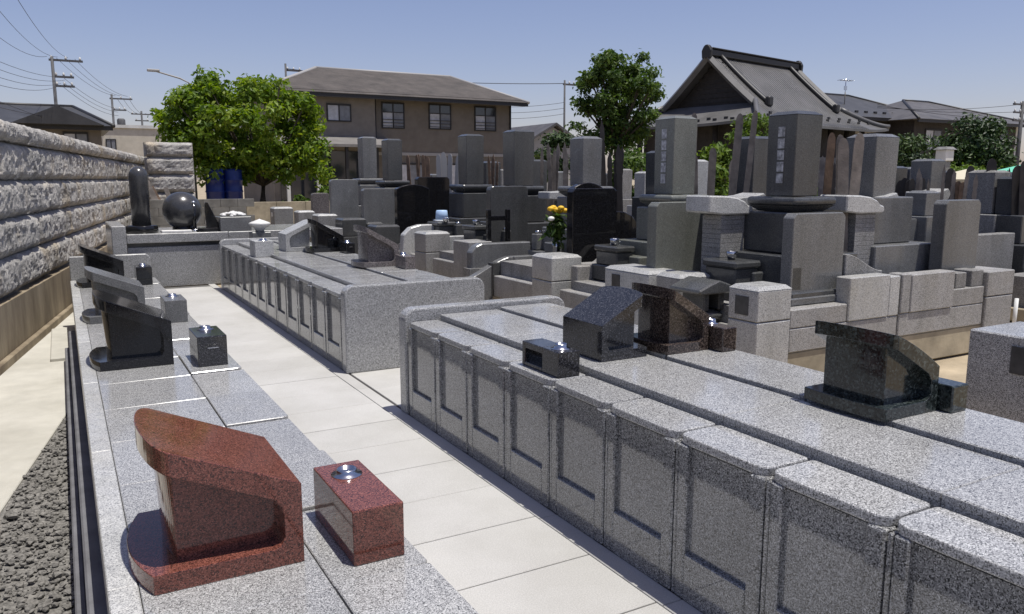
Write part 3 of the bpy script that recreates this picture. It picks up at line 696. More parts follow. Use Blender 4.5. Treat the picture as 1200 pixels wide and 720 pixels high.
for i, (yy, zt, lab) in enumerate(((6.62, 2.06, 'dark shaft gravestone between the two inscribed shafts, in the second row'), (8.2, 1.95, 'dark shaft gravestone in the second row behind the greenish shaft'), (9.8, 1.9, 'low shaft gravestone in the second row behind the black slabs'), (11.4, 1.9, 'grey shaft gravestone in the second row behind the black frame'), (13.0, 1.9, 'shaft gravestone in the second row behind the split gatepost'))):
    shaft_grave('gravestone', lab, 6.85, yy, zt, 1.36, .29, 'granite_dark', dais_for(1.36, .0, False, .27), lotus=False, inscribed=False, face=1, vases=False)
# --- roofed stone side walls
def side_wall(label, x, y, kind, mat='granite_weather'):
    t = thing('roofed_side_wall', label, 'stone wall', (x, y, .5), group='stone side walls with curved coping')
    if kind == 'droop':
        obj('pillar', B().box(-.12, .14, -.11, .11, 0, .79, .006), mat, t)
        for k in range(19): obj('course', B().box(-.125, .145, -.115, .115, .02 + k * .0402, .02 + k * .0402 + .0385, .002), 'granite_weather', t)
        obj('coping', B().prism([(-.30, .81), (-.12, .79), (.20, .79), (.22, .81), (.215, .85), (.16, .865), (.12, .90), (.02, .935), (-.12, .95), (-.30, .955)], -.15, .15, 'y', bev=.012, ang=.35), 'granite_lt', t)  # coping paler than the pillar, its sunlit top painted in as light granite
    else:
        obj('pillar', B().frustum(-.13, .13, -.1, .1, 0, .80, .03, .02, bev=.006), mat, t)
        obj('coping', B().prism([(-.32, .83), (.14, .80), (.20, .82), (.25, .90), (.19, .965), (.06, .94), (-.12, .925), (-.32, .925)], -.14, .14, 'y', bev=.010, ang=.35), 'granite_lt', t)  # here too the coping's pale tone stands in for sun on top
    return t
side_wall('coursed stone side wall with drooping coping right of the largest shaft', 6.26, 4.80, 'droop')
side_wall('stone side wall with upturned coping beside the wooden boards', 6.72, 4.98, 'up')
side_wall('coursed stone side wall with drooping coping left of the largest shaft', 5.06, 5.22, 'droop')
side_wall('stone side wall with upturned coping left of the largest shaft', 5.52, 5.50, 'up')
side_wall('stone side wall with upturned coping behind the right memorial slab', 10.1, 6.6, 'up')
side_wall('stone side wall with upturned coping at the right frame edge', 10.9, 5.8, 'up')

side_wall('stone side wall with sunlit pale coping left of the flowers and black slabs', 5.86, 9.0, 'up')
o = obj('black_wing', B().prism([(0, 0), (.36, 0), (.36, .30), (.33, .44), (.24, .55), (.12, .60), (0, .61)], -.06, .06, 'y', bev=.008, ang=.4), 'granite_black', None, loc=(5.50, 7.42, .62)); tag(o, 'curved black stone wing right of the largest black slab', 'stone wing')
tag(obj('white_stake', B().tube([(0, 0, -.02), (.01, 0, .36)], .02, 8), 'white_petal', None, loc=(8.62, 4.58, 0)), 'short white stake standing in bare soil at right', 'stake')
# small fittings on the plots
def snow_lantern(label, x, y, z, mat='granite_dark', s=1.0):
    t = thing('stone_lantern', label, 'lantern', (x, y, z)); 
    obj('base', B().lathe([(.16 * s, 0), (.16 * s, .03 * s), (.10 * s, .06 * s)], 0, 0, 18), mat, t)
    obj('light_house', B().box(-.11 * s, -.05 * s, -.13 * s, .13 * s, .06 * s, .2 * s, .01).box(.05 * s, .11 * s, -.13 * s, .13 * s, .06 * s, .2 * s, .01).box(-.05 * s, .05 * s, .05 * s, .12 * s, .06 * s, .2 * s), mat, t)
    obj('roof', B().prism([(-.20 * s, .20 * s), (.20 * s, .20 * s), (.21 * s, .235 * s), (.09 * s, .28 * s), (.0, .31 * s), (-.09 * s, .28 * s), (-.21 * s, .235 * s)], -.18 * s, .18 * s, 'y', bev=.012, ang=.3), mat, t)
snow_lantern('low dark stone lantern with a spreading roof behind the corner gatepost', 4.46, 4.78, .50)
t = thing('offering_rack', 'small open black stone frame before the dark rounded slab', 'rack', (4.92, 9.105, .601))
for s_ in (-1, 1): obj('upright', B().box(s_ * .14 - .025, s_ * .14 + .025, -.03, .03, 0, .60, .005), 'granite_black', t)
obj('rail', B().box(-.115, .115, -.02, .02, .46, .52, .004), 'granite_black', t); obj('sill', B().box(-.115, .115, -.04, .04, 0, .05, .004), 'granite_black', t)
obj('tray', B().lathe([(.05, .051), (.06, .10), (.055, .1)], 0, 0, 12), 'wood_brown', t)
t = thing('blue_bucket', 'pale blue bucket upside down on a dark grave ledge', 'bucket', (4.98, 11.0, .965))
lathe_obj('pail', [(.10, 0), (.085, .15), (.075, .16), (0, .16)], 'bucket_blue', t, n=20); lathe_obj('rim', [(.105, -.004), (.107, .012), (.1, .016)], 'white_petal', t, n=20)
for (x, y, z, w_, lab) in ((4.95, 10.95, .60, .30, 'dark stone incense table under the pale blue bucket'), (5.0, 9.9, .60, .26, 'dark stone incense table behind the rounded slab'), (4.92, 6.6, .56, .24, 'dark stone incense table of the second plot'), (4.92, 4.95, .56, .30, 'dark stone incense table before the largest shaft')):
    t = thing('incense_table', lab, 'stone table', (x, y, z)); 
    obj('foot', B().box(-w_ * .55, w_ * .55, -.22, .22, 0, .16, .01), 'granite_dark', t)
    obj('leg', B().box(-w_ * .42, w_ * .42, -.18, .18, .162, .30, .01), 'granite_dark', t)
    obj('table_top', B().box(-w_ * .5, w_ * .5, -.2, .2, .302, .36, .015), 'granite_dark', t)
    if 'bucket' not in lab:
        obj('incense_cup', B().lathe([(.03, .36), (.045, .40), (.05, .43), (.035, .43), (.03, .40), (0, .40)], 0, 0, 14), 'steel', t)
    else: obj('side_cup', B().lathe([(.03, .36), (.045, .40), (.05, .43), (.035, .43), (.03, .40), (0, .40)], -.02, -.2, 14), 'steel', t)

# ---------------------------------------------------------------- foliage helper
def leaf_mesh(name, n, clumps, size, mat, seed, flat=0.0, shell=.55):
    """n leaf blades spread through ellipsoid clumps (cx,cy,cz,rx,ry,rz)"""
    r = random.Random(seed); V = []; F = []; T = []
    wts = [c[3] * c[4] * c[5] for c in clumps]; tot = sum(wts); acc = []; a = 0
    for w_ in wts: a += w_ / tot; acc.append(a)
    tint_c = [r.random() for _ in clumps]
    for i in range(n):
        u = r.random(); k = 0
        while k < len(acc) - 1 and acc[k] < u: k += 1
        c = clumps[k]
        while True:
            d = Vector((r.gauss(0, 1), r.gauss(0, 1), r.gauss(0, 1)))
            if d.length > .01: break
        d.normalize(); q = min(1.5, abs(r.gauss(.78, .27)))
        p = Vector((c[0] + d.x * c[3] * q, c[1] + d.y * c[4] * q, c[2] + d.z * c[5] * q))
        s_ = size * r.uniform(.6, 1.35)
        nrm = (d * .6 + Vector((r.gauss(0, .6), r.gauss(0, .6), r.gauss(.5, .5)))).normalized()
        t1 = nrm.cross(Vector((r.gauss(0, 1), r.gauss(0, 1), r.gauss(0, 1) - flat))).normalized(); t2 = nrm.cross(t1)
        o = len(V)
        V += [p - t1 * s_ * .62, p + t2 * s_ * .30 + nrm * s_ * .05, p + t1 * s_ * .62 - Vector((0, 0, s_ * .12)), p - t2 * s_ * .30 + nrm * s_ * .05]
        F.append((o, o + 1, o + 2, o + 3)); tt = min(1, max(0, .32 * tint_c[k] + .68 * r.random())); T += [tt] * 4
    me = bpy.data.meshes.new(name); me.from_pydata(V, [], F)
    at = me.attributes.new('tint', 'FLOAT', 'POINT'); at.data.foreach_set('value', T)
    me.materials.append(MATS[mat]); return me
def crown_clumps(seed, c, rx, ry, rz, n, rmin, rmax, zbias=0):
    r = random.Random(seed); out = []
    for i in range(n):
        while True:
            v = Vector((r.uniform(-1, 1), r.uniform(-1, 1), r.uniform(-1, 1)))
            if v.length <= 1: break
        v = v.normalized() * (v.length ** .45)
        q = r.uniform(rmin, rmax)
        out.append((c[0] + v.x * rx, c[1] + v.y * ry, c[2] + v.z * rz, q, q, q * .75))
    return out
def tree(name, label, base, clumps, n, size, mat, seed, trunk_r, trunk_top, limbs=9, cat='tree', group=None):
    t = thing(name, label, cat, base, group=group); r = random.Random(seed)
    b = B()
    tp = Vector(trunk_top)
    mid = tp * .5 + Vector((r.uniform(-.12, .12), r.uniform(-.12, .12), 0))
    b.tube([(0, 0, -.2), (0, 0, .1), mid, tp], [trunk_r * 1.5, trunk_r * 1.1, trunk_r * .9, trunk_r * .7], 9)
    obj('trunk', b, 'bark', t)
    for c in r.sample(clumps, min(limbs, len(clumps))):
        e = Vector(c[:3]); m = tp.lerp(e, .5) + Vector((0, 0, -.15 * (e - tp).length * .5))
        obj('limb', B().tube([tp * .92, m, e], [trunk_r * .6, trunk_r * .38, trunk_r * .12], 6), 'bark', t)
    link('crown', leaf_mesh('crown', n, clumps, size, mat, seed), None, t)
    return t
# big tree on the left, its crown made of many small clumps
cl = crown_clumps(3, (-.55, .2, 3.35), 2.45, 2.1, 1.55, 84, .30, .58) + [(-2.3, .2, 4.1, .6, .6, .5), (-1.6, .2, 4.75, .55, .6, .42), (1.65, .1, 2.2, .6, .6, .5), (1.9, 0, 2.7, .5, .5, .45), (-2.55, 0, 2.9, .55, .5, .4), (.4, 0, 4.65, .55, .5, .4)] + [(-1.9 + .62 * i, -.9 + .3 * (i % 3), 1.75 + .25 * (i % 2), .42, .42, .36) for i in range(7)]
r_ = random.Random(4)
for i in range(46):
    a = r_.uniform(0, math.pi); e_ = r_.uniform(.84, 1.0); q = r_.uniform(.14, .28)
    cl.append((-.55 + 2.75 * e_ * math.cos(a), r_.uniform(-1.2, .8), 3.15 + 1.75 * e_ * math.sin(a), q * 1.3, q, q * .8))
tree('broadleaf_tree', 'bright green broadleaf tree between stone wall and brown house', (6.25, 28.8, 0), cl, 24000, .165, 'leaf_bright', 3, .13, (0, 0, 1.5), 14)
r_ = random.Random(88); cl = []
for i in range(95):
    while True:
        v = Vector((r_.uniform(-1, 1), r_.uniform(-1, 1), r_.uniform(-1, 1)))
        if v.length <= 1: break
    wz = 1.0 if v.z > -.3 else .85
    q = r_.uniform(.16, .34)
    cl.append((v.x * 1.75 * wz + .05, v.y * 1.4, 4.65 + v.z * 1.7, q * 1.25, q * 1.25, q * .8))
cl += [(-1.0, 0, 5.95, .22, .2, .14), (-1.45, 0, 5.4, .2, .2, .12), (1.7, 0, 5.2, .25, .25, .15), (-1.75, 0, 3.5, .4, .35, .22), (-1.1, 0, 3.05, .6, .5, .36), (-.3, 0, 2.95, .65, .5, .4), (.5, 0, 3.05, .65, .5, .42), (1.1, 0, 3.4, .5, .5, .36)]
tree('broadleaf_tree', 'tall dark green tree standing left of the temple roof', (18.7, 25.1, 0), cl, 12500, .15, 'leaf_mid', 9, .12, (0, 0, 3.0), 40)
def shrub(label, base, rx, ry, rz, n, size, mat, seed, name='shrub', k=10, group='clipped and loose shrubs'):
    cl = crown_clumps(seed, (0, 0, rz * .95), rx * .72, ry * .72, rz * .65, k, min(rx, rz) * .3, min(rx, rz) * .5)
    t = thing(name, label, 'shrub', base, group=group)
    obj('stem', B().tube([(0, 0, -.1), (.02, 0, rz * .5), (0, .03, rz)], [.05, .04, .02], 6), 'bark', t)
    link('foliage', leaf_mesh('foliage', n, cl, size, mat, seed), None, t)
shrub('round light green shrub beside the brown house porch', (8.0, 26.0, 0), .62, .55, 1.02, 1500, .14, 'leaf_shrub', 21)
shrub('dark shrub in shade under the left tree', (6.9, 27.2, 0), .7, .6, .6, 1300, .16, 'leaf_mid', 22)
shrub('dark evergreen bush between the stone pier and blue barrels', (3.1, 28.6, 0), .8, .7, 1.25, 2200, .18, 'leaf_pine', 23)
for i, (x, y, z, rx, rz, m, lab) in enumerate(((15.5, 22.5, 0, .75, 1.35, 'leaf_shrub', 'light green shrub left of the board racks behind the plain grey shaft'), (17.0, 22.0, 0, .95, 1.45, 'leaf_mid', 'dark green shrub below the tall dark tree'), (18.6, 22.3, 0, .9, 1.5, 'leaf_shrub', 'light green shrub just left of the greenish inscribed shaft'), (19.7, 22.6, 0, .9, 2.0, 'leaf_shrub', 'yellow green bush rising above the greenish inscribed shaft'), (20.5, 21.5, 0, .75, 1.7, 'leaf_shrub', 'light green bush below the temple eave'), (23.4, 20.2, 0, .7, 1.3, 'leaf_shrub', 'low bush right of the largest shaft beneath the temple'), (38.5, 21.0, 0, 1.6, 1.3, 'leaf_shrub', 'bright round bush above the green tent'))):
    shrub(lab, (x, y, z), rx, rx * .9, rz, 2200, .17, m, 30 + i)
def cloud_pine(label, base, pads, seed, n=2600, size=.13, mat='leaf_pine'):
    t = thing('pine_tree', label, 'tree', base, group='cloud pruned pines')
    top = max(p[2] for p in pads)
    obj('trunk', B().tube([(0, 0, -.1), (.08, 0, top * .4), (-.06, 0, top * .75), (0, 0, top)], [.10, .08, .06, .03], 7), 'bark', t)
    for p in pads: obj('limb', B().tube([(0, 0, p[2] * .8), (p[0] * .8, p[1] * .8, p[2])], [.04, .02], 5), 'bark', t)
    link('foliage', leaf_mesh('foliage', n, pads, size, mat, seed), None, t)
cloud_pine('small cloud pruned pine below the near corner of the temple eave', (21.9, 21.2, 0), [(0, 0, 3.55, .62, .6, .30), (-.6, 0, 3.05, .5, .5, .26), (.45, .1, 2.95, .55, .5, .26), (-.2, 0, 2.5, .6, .5, .26), (.6, 0, 2.3, .5, .5, .25), (-.8, 0, 2.2, .5, .5, .25)], 51, mat='leaf_shrub')
cloud_pine('cloud pruned pine right of the second row shaft', (27.7, 19.0, 0), [(0, 0, 2.85, .75, .7, .34), (-.5, 0, 2.35, .7, .6, .28), (.5, .1, 2.25, .75, .6, .28), (0, 0, 1.9, .9, .6, .25)], 52)
cloud_pine('layered pine between the distant grey house and the plain grey shaft', (15.4, 24.0, 0), [(0, 0, 2.9, .55, .5, .25), (-.5, 0, 2.4, .5, .5, .22), (.2, 0, 2.1, .5, .5, .22), (-.4, 0, 1.75, .5, .5, .22)], 53)
cl = crown_clumps(14, (0, 0, 2.6), 1.45, 1.3, 1.55, 48, .42, .7)
tree('evergreen_tree', 'large rounded dark evergreen in front of the right hand houses', (36.7, 22.0, 0), cl, 11000, .17, 'leaf_pine', 15, .14, (0, 0, 1.0), 8)
hb = leaf_mesh('hedge', 4200, [(x, 0, 1.85, .55, .5, .32) for x in [i * .6 for i in range(11)]] + [(x, 0, 1.2, .6, .5, .6) for x in [i * .6 for i in range(11)]], .13, 'leaf_shrub', 61)
t = thing('hedge', 'long clipped yellow green hedge below the dark evergreen', 'hedge', (31.6, 20.6, 0)); link('foliage', hb, None, t); obj('stem', B().tube([(3, 0, 0), (3, 0, 1.2)], .05), 'bark', t)

# flowers in the vase by the black slabs
t = thing('flower_bunch', 'yellow and white flowers in a vase by the black slabs', 'flowers', (4.93, 7.72, .62))
obj('vase', B().lathe([(.05, 0), (.06, .08), (.04, .2), (.05, .24), (.04, .24)], 0, 0, 14), 'steel', t)
link('leaves', leaf_mesh('leaves', 160, [(0, 0, .42, .11, .11, .18)], .09, 'leaf_mid', 71), None, t)
for i in range(9):
    a = i * .7; q = .04 + .03 * (i % 3); m_ = 'yellow' if i % 2 == 0 or i > 5 else 'white_petal'
    zz = .60 + .05 * ((i * 37) % 5) / 5 if m_ == 'yellow' else .42 + .02 * i
    obj('bloom', B().lathe([(0, -.025), (.035, -.01), (.042, .01), (.025, .028), (0, .034)], q * math.cos(a), q * math.sin(a), 9), m_, t, loc=(0, 0, zz))

# ---------------------------------------------------------------- wooden memorial boards
def board_mesh(h, w_, pointed=True):
    hw = w_ / 2; pr = [(-hw, 0), (hw, 0), (hw, h * .80)]
    if pointed:
        pr += [(hw * .7, h * .81), (hw, h * .83), (hw, h * .87), (hw * .7, h * .88), (hw, h * .90), (hw * .95, h * .95), (0, h)]
        pr += [(-x, z) for x, z in pr[2:-1]][::-1]
    else:
        pr += [(hw, h * .96)] + [(hw * math.cos(R(a)), h * .96 + hw * math.sin(R(a))) for a in (30, 60, 90, 120, 150)] + [(-hw, h * .96)]
    return B().prism(pr, -.007, .007, 'y', bev=0)
def boards(group, label, x, items, z0, mat='wood_grey', w_=.085, pointed=True, yaw=-42):
    me = board_mesh(1.0, w_, pointed).mesh('wooden_board'); me.materials.append(MATS[mat])
    z0 = 0.0
    ORD = ['leftmost', 'second from the left', 'third from the left', 'fourth from the left', 'fifth from the left', 'sixth from the left', 'seventh from the left', 'eighth from the left']
    items = sorted(items, reverse=True)
    for k, (y, zt) in enumerate(items):
        o = link('wooden_board', me, mat, None, (x + rnd.uniform(-.04, .04), y, z0), R(yaw + rnd.uniform(-12, 12)))
        o.scale.z = zt - z0 - rnd.uniform(0, .07); o.scale.x = rnd.uniform(.7, 1.1); o.rotation_euler.y = R(rnd.uniform(-4, 4))
        tag(o, label + ', ' + ('rightmost' if k == len(items) - 1 else ORD[k]), 'wooden board', group)
boards('boards left of centre', 'weathered brown wooden memorial board in the rack before the brown house', 6.15, [(15.14, 2.09), (14.95, 2.07), (14.78, 2.08), (14.6, 2.09), (14.44, 2.09), (14.3, 2.06), (14.16, 2.05)], .4, 'wood_brown', .075, False)
boards('pale boards before the house', 'pale wooden memorial board in the rack right of the brown boards', 6.15, [(13.68, 2.08), (13.55, 2.07), (13.42, 2.07), (13.3, 2.08), (13.16, 2.07), (12.95, 2.03)], .4, 'trim_grey', .085, False)
boards('boards beside the broad dark shaft', 'brown notched memorial board between two dark shafts', 6.15, [(11.66, 2.02), (11.46, 2.02), (11.26, 2.01), (11.55, 1.95)], .4, 'wood_brown', .06)
boards('boards left of the plain grey shaft', 'grey notched memorial board left of the plain grey shaft', 6.15, [(10.05, 2.06), (9.93, 2.0), (9.82, 2.12), (9.70, 2.10), (9.58, 2.13), (9.48, 2.02), (9.39, 2.1)], .4, 'wood_grey', .06)
boards('boards behind black slabs', 'dark tall memorial board behind the black slabs', 6.15, [(8.42, 2.36), (8.30, 2.0), (8.22, 2.07), (8.12, 1.9), (8.02, 2.03)], .4, 'wood_dark', .07)
boards('tall boards below the temple', 'tall grey notched memorial board between the two inscribed shafts', 6.15, [(6.81, 2.33), (6.68, 1.9), (6.58, 1.97), (6.36, 2.33), (6.15, 2.36)], .4, 'wood_grey', .075, False)
boards('brown boards right of the largest shaft', 'brown round topped memorial board right of the largest shaft', 6.12, [(5.29, 2.03), (5.17, 1.90), (5.04, 2.0)], .4, 'wood_brown', .09, False)
boards('grey boards right of the largest shaft', 'grey round topped memorial board leaning by the second row shaft', 6.16, [(4.83, 1.99), (4.79, 1.98), (4.74, 1.97)], .4, 'wood_grey', .10, False)

# ---------------------------------------------------------------- farther rows, right side and centre
RC = [  # x, y, ztop, width, material, label
 (10.5, 6.92, 1.86, .30, 'granite_grey', 'slim grey shaft gravestone in the cluster left of the right memorial slab'),
 (10.5, 7.45, 1.77, .26, 'granite_dark', 'short dark shaft at the left of the right hand cluster'),
 (10.9, 7.5, 1.76, .26, 'granite_grey', 'short shaft behind the dark boards in the right hand cluster'),
 (10.5, 6.07, 1.70, .34, 'granite_weather', 'weathered shaft with a pale cap right of the memorial slab'),
 (10.5, 5.72, 1.62, .30, 'granite_dark', 'dark shaft at the right frame edge beneath the green tent'),
 (13.5, 8.6, 1.72, .28, 'granite_dark', 'dark shaft far behind the right memorial slab'),
 (13.9, 7.6, 1.70, .28, 'granite_dark', 'dark distant shaft left of the weathered capped shaft'),
 (8.6, 10.7, 1.71, .26, 'granite_lt', 'small pale shaft left of the greenish inscribed shaft'),
 (8.6, 9.45, 1.88, .22, 'granite_lt', 'slim pale shaft just right of the greenish inscribed shaft'),
 (10.8, 14.2, 1.8, .26, 'granite_weather', 'distant shaft between the plain grey shaft and greenish shaft'),
 (9.0, 12.6, 1.7, .26, 'granite_dark', 'distant dark shaft behind the dark boards'),
 (12.5, 11.0, 1.9, .3, 'granite_dark', 'distant dark shaft under the temple pine'),
 (13.0, 9.6, 1.9, .3, 'granite_dark', 'distant dark shaft right of the second row grey shaft'),
 (8.8, 16.0, 1.8, .28, 'granite_weather', 'distant shaft right of the brown house porch'),
 (9.5, 18.5, 1.9, .28, 'granite_dark', 'far shaft below the small grey house'),
 (11.6, 6.3, 1.66, .26, 'granite_dark', 'dark shaft just behind the weathered capped shaft'),
 (12.0, 7.0, 1.72, .24, 'granite_weather', 'pale weathered shaft far behind the right memorial slab'),
 (9.2, 6.1, 1.45, .26, 'granite_grey', 'short grey shaft just left of the right memorial slab'),
 (13.8, 6.7, 1.66, .3, 'granite_grey', 'grey shaft below the green tent'),
 (11.8, 8.6, 1.78, .26, 'granite_grey', 'grey distant shaft right of the second row grey shaft'),
 (9.6, 15.0, 1.75, .26, 'granite_grey', 'distant grey shaft left of the plain grey shaft'),
 (12.0, 17.0, 1.8, .3, 'granite_weather', 'far weathered shaft behind the plain grey shaft'),
 (7.9, 17.8, 1.7, .28, 'granite_grey', 'far grey shaft in front of the brown house wall'),
]
for (x, y, zt, w_, m, lab) in RC:
    shaft_grave('gravestone', lab, x, y, zt, 1.15, w_, m, [(w_ * .85, .35), (w_ * 1.3, .35), (w_ * 1.8, .45)], lotus=False, group='farther gravestones', inscribed=False, vases=False)
stele('dark low slab with a curled top left of the right memorial slab', 9.3, 10.0, 6.55, .5, 1.2, 'granite_dark', .14, 'round', 'farther slabs')
t = plot('dark kerbed plot behind the right memorial slab', 8.6, 10.0, 5.4, 6.9, .5, .15); kerb(t, 8.6, 10.0, 5.4, 5.55, .15, .95, 'granite_weather')
t = plot('kerbed plot at the right frame edge', 9.3, 11.5, 4.4, 5.3, .5, .15); kerb(t, 9.3, 11.5, 4.4, 4.55, .15, .8, 'granite_dark')
t = plot('distant kerbed plot behind the second row', 8.0, 9.4, 7.4, 9.0, .5, .15); kerb(t, 8.0, 9.4, 7.4, 7.55, .15, .95, 'granite_weather')
t = plot('distant kerbed plot behind the pale shafts', 8.0, 9.4, 9.1, 11.2, .5, .15); kerb(t, 8.0, 9.4, 9.1, 9.25, .15, .9, 'granite_weather')
boards('dark boards in the right cluster', 'dark memorial board in the cluster left of the right memorial slab', 10.2, [(7.2, 1.62), (7.1, 1.66), (7.0, 1.6), (6.9, 1.64), (6.8, 1.6)], .4, 'wood_dark', .10, False)
boards('boards behind the right memorial slab', 'brown memorial board far behind the right memorial slab', 14.0, [(8.84, 1.6), (8.71, 1.6), (8.6, 1.58), (9.0, 1.55)], .4, 'wood_brown', .10, False)
boards('dark boards at the right edge', 'dark tall memorial board near the right frame edge', 10.4, [(6.43, 1.73), (6.29, 1.73), (5.95, 1.88), (5.62, 1.8), (5.55, 1.78), (5.48, 1.8)], .4, 'wood_dark', .12, False)
boards('boards under the temple', 'distant memorial board in the dark rack below the temple', 9.6, [(8.2, 1.95), (8.05, 1.9), (7.9, 1.93), (9.6, 1.9), (9.4, 1.92), (12.2, 1.8), (12.0, 1.84), (11.8, 1.8)], .4, 'wood_grey', .09)

boards('slim dark staves right of the second row', 'slim dark stave right of the second row grey shaft', 8.9, [(6.5 + .13 * i, 1.72 + .05 * ((i * 7) % 4)) for i in range(8)], .4, 'wood_dark', .05)
boards('slim staves behind the right slab', 'slim grey stave just behind the right memorial slab', 9.6, [(5.75 + .12 * i, 1.66 + .05 * ((i * 5) % 4)) for i in range(7)], .4, 'wood_grey', .05)
boards('slim staves at the right edge', 'slim dark stave below the green tent', 10.9, [(5.5 + .11 * i, 1.62 + .06 * ((i * 3) % 4)) for i in range(7)], .4, 'wood_dark', .06)
boards('slim staves in the centre', 'slim grey stave behind the greenish inscribed shaft', 9.4, [(10.0 + .14 * i, 1.82 + .05 * ((i * 5) % 3)) for i in range(8)], .4, 'wood_grey', .055)
stele('small grey slab with rounded shoulders in front of the right hand staves', 8.55, 9.0, 6.0, .45, 1.12, 'granite_grey', .12, 'round', 'farther slabs')
snow_lantern('dark stone lantern left of the right memorial slab', 8.75, 5.8, .501, 'granite_dark', 1.2)
# ---------------------------------------------------------------- things behind the terrace
bw = thing('block_wall', 'low grey concrete block wall behind the stone ball', 'wall', (2.9, 20.6, 0))
for r_ in range(4):
    for k in range(6):
        x0 = 1.6 + .40 * k + (.2 if r_ % 2 else 0)
        obj('block', B().box(x0 + .003, x0 + .397, 20.5, 20.62, .30 + .2 * r_ + .003, .5 + .2 * r_ - .003, .004), 'concrete_grey', bw, True)
obj('footing', B().box(1.6, 4.2, 20.48, 20.64, 0, .30), 'concrete_grey', bw, True)
bw2 = thing('low_wall', 'low tan garden wall behind the left tree trunk', 'wall', (7.5, 25.2, 0))
for k in range(9):
    obj('block', B().box(4.0 + .9 * k + .004, 4.9 + .9 * k - .004, 25.1, 25.25, .0, .88, .006), 'concrete', bw2, True)
for i, (x, lab) in enumerate(((4.50, 'blue plastic barrel under the left tree, left one'), (5.08, 'blue plastic barrel under the left tree, right one'))):
    t = thing('plastic_barrel', lab, 'barrel', (x, 28.0, .82), group='blue barrels under the tree'); t.scale = (1.1, 1.1, 1.1)
    lathe_obj('drum', [(.25, 0), (.27, .04), (.27, .28), (.285, .30), (.285, .33), (.27, .35), (.27, .62), (.285, .64), (.285, .67), (.27, .69), (.27, .92), (.24, .98), (0, .98)], 'blue_plastic', t, n=20)
    lathe_obj('lid', [(.1, .981), (.1, 1.01), (0, 1.01)], 'rubber', t, n=14)
    obj('barrel_rack', B().box(-.26, .26, -.2, .2, -.76, 0), 'concrete_grey', t)
for i, (x, lean, lab) in enumerate(((2.0, 16, 'leftmost weathered plank leaning on the stone pier'), (2.13, 20, 'second weathered plank leaning on the stone pier'), (2.28, 24, 'third weathered plank leaning on the stone pier'), (2.42, 18, 'rightmost weathered plank leaning on the stone pier'))):
    o = obj('leaning_plank', B().box(-.055, .055, -.02, .02, 0, 1.78 - .1 * i, .004), 'wood_grey' if i != 2 else 'wood_brown', None, loc=(x + .33, 21.35, -.02))
    o.rotation_euler = (R(-12), R(-lean), 0); tag(o, lab, 'plank', 'planks leaning on the pier')
gt = []
def grass_patch():
    r = random.Random(77); V = []; F = []; T = []
    for i in range(9000):
        x = r.uniform(3.6, 14); y = r.uniform(19, 34)
        if noise.noise(Vector((x * .4, y * .4, 0))) < -.25: continue
        h = r.uniform(.05, .16); a = r.uniform(0, 6.28); w_ = .025; o = len(V); tt = r.random()
        V += [(x - w_ * math.cos(a), y - w_ * math.sin(a), -.02), (x + w_ * math.cos(a), y + w_ * math.sin(a), -.02), (x + r.uniform(-.05, .05), y + r.uniform(-.05, .05), h)]
        F.append((o, o + 1, o + 2)); T += [tt] * 3
    me = bpy.data.meshes.new('grass'); me.from_pydata(V, [], F); at = me.attributes.new('tint', 'FLOAT', 'POINT'); at.data.foreach_set('value', T); me.materials.append(MATS['grass'])
    tag(link('grass', me, None), 'short sunlit grass behind the far graves', 'grass', kind='stuff')
grass_patch()
tag(obj('lawn', B().box(3.4, 14.5, 18.8, 35, -.03, -.012), 'soil'), kind='structure')

# ---------------------------------------------------------------- brown house
hs = thing('brown_house', 'brown two storey house with a grey hipped roof', 'house', (15.2, 43, 0))
obj('wall', B().box(14.0, 21.8, 39.0, 46, 0, 5.6), 'plaster_brown', hs, True)
obj('wing_wall', B().box(8.9, 13.995, 38.75, 46, 0, 5.6), 'plaster_brown_lt', hs, True)
def hip_roof(name, x0, x1, y0, y1, ze, xr0, xr1, yr, zr, mat, parent, thick=.14, fascia='trim_dark'):
    b = B(); bm = b.bm
    e = [bm.verts.new(p) for p in ((x0, y0, ze), (x1, y0, ze), (x1, y1, ze), (x0, y1, ze))]
    q = [bm.verts.new(p) for p in ((xr0, yr, zr), (xr1, yr, zr))]
    bm.faces.new((e[0], e[1], q[1], q[0])); bm.faces.new((e[1], e[2], q[1])); bm.faces.new((e[2], e[3], q[0], q[1])); bm.faces.new((e[3], e[0], q[0])); 
    l = [bm.verts.new((v.co.x, v.co.y, ze - .02)) for v in e]
    bm.faces.new(l[::-1])
    for i in range(4): bm.faces.new((e[i], l[i], l[(i + 1) % 4], e[(i + 1) % 4]))
    rf = obj(name, b, mat, parent, True)
    obj('fascia', B().box(x0 + .03, x1 - .03, y0 + .03, y0 + .12, ze - .2, ze - .022), fascia, rf, False).location = -Vector(parent.location)
    for a, c in (((x0, y0, ze), (xr0, yr, zr)), ((x1, y0, ze), (xr1, yr, zr)), ((xr0, yr, zr), (xr1, yr, zr))):
        o = obj('ridge_cap', B().tube([a, c], .09, 6), 'trim_grey' if mat == 'roof_slate' else 'roof_ridge', rf); o.location = -Vector(parent.location)
    return rf
rf = hip_roof('roof', 8.3, 22.5, 38.1, 47.5, 5.62, 12.3, 20.1, 43, 7.35, 'roof_slate', hs)
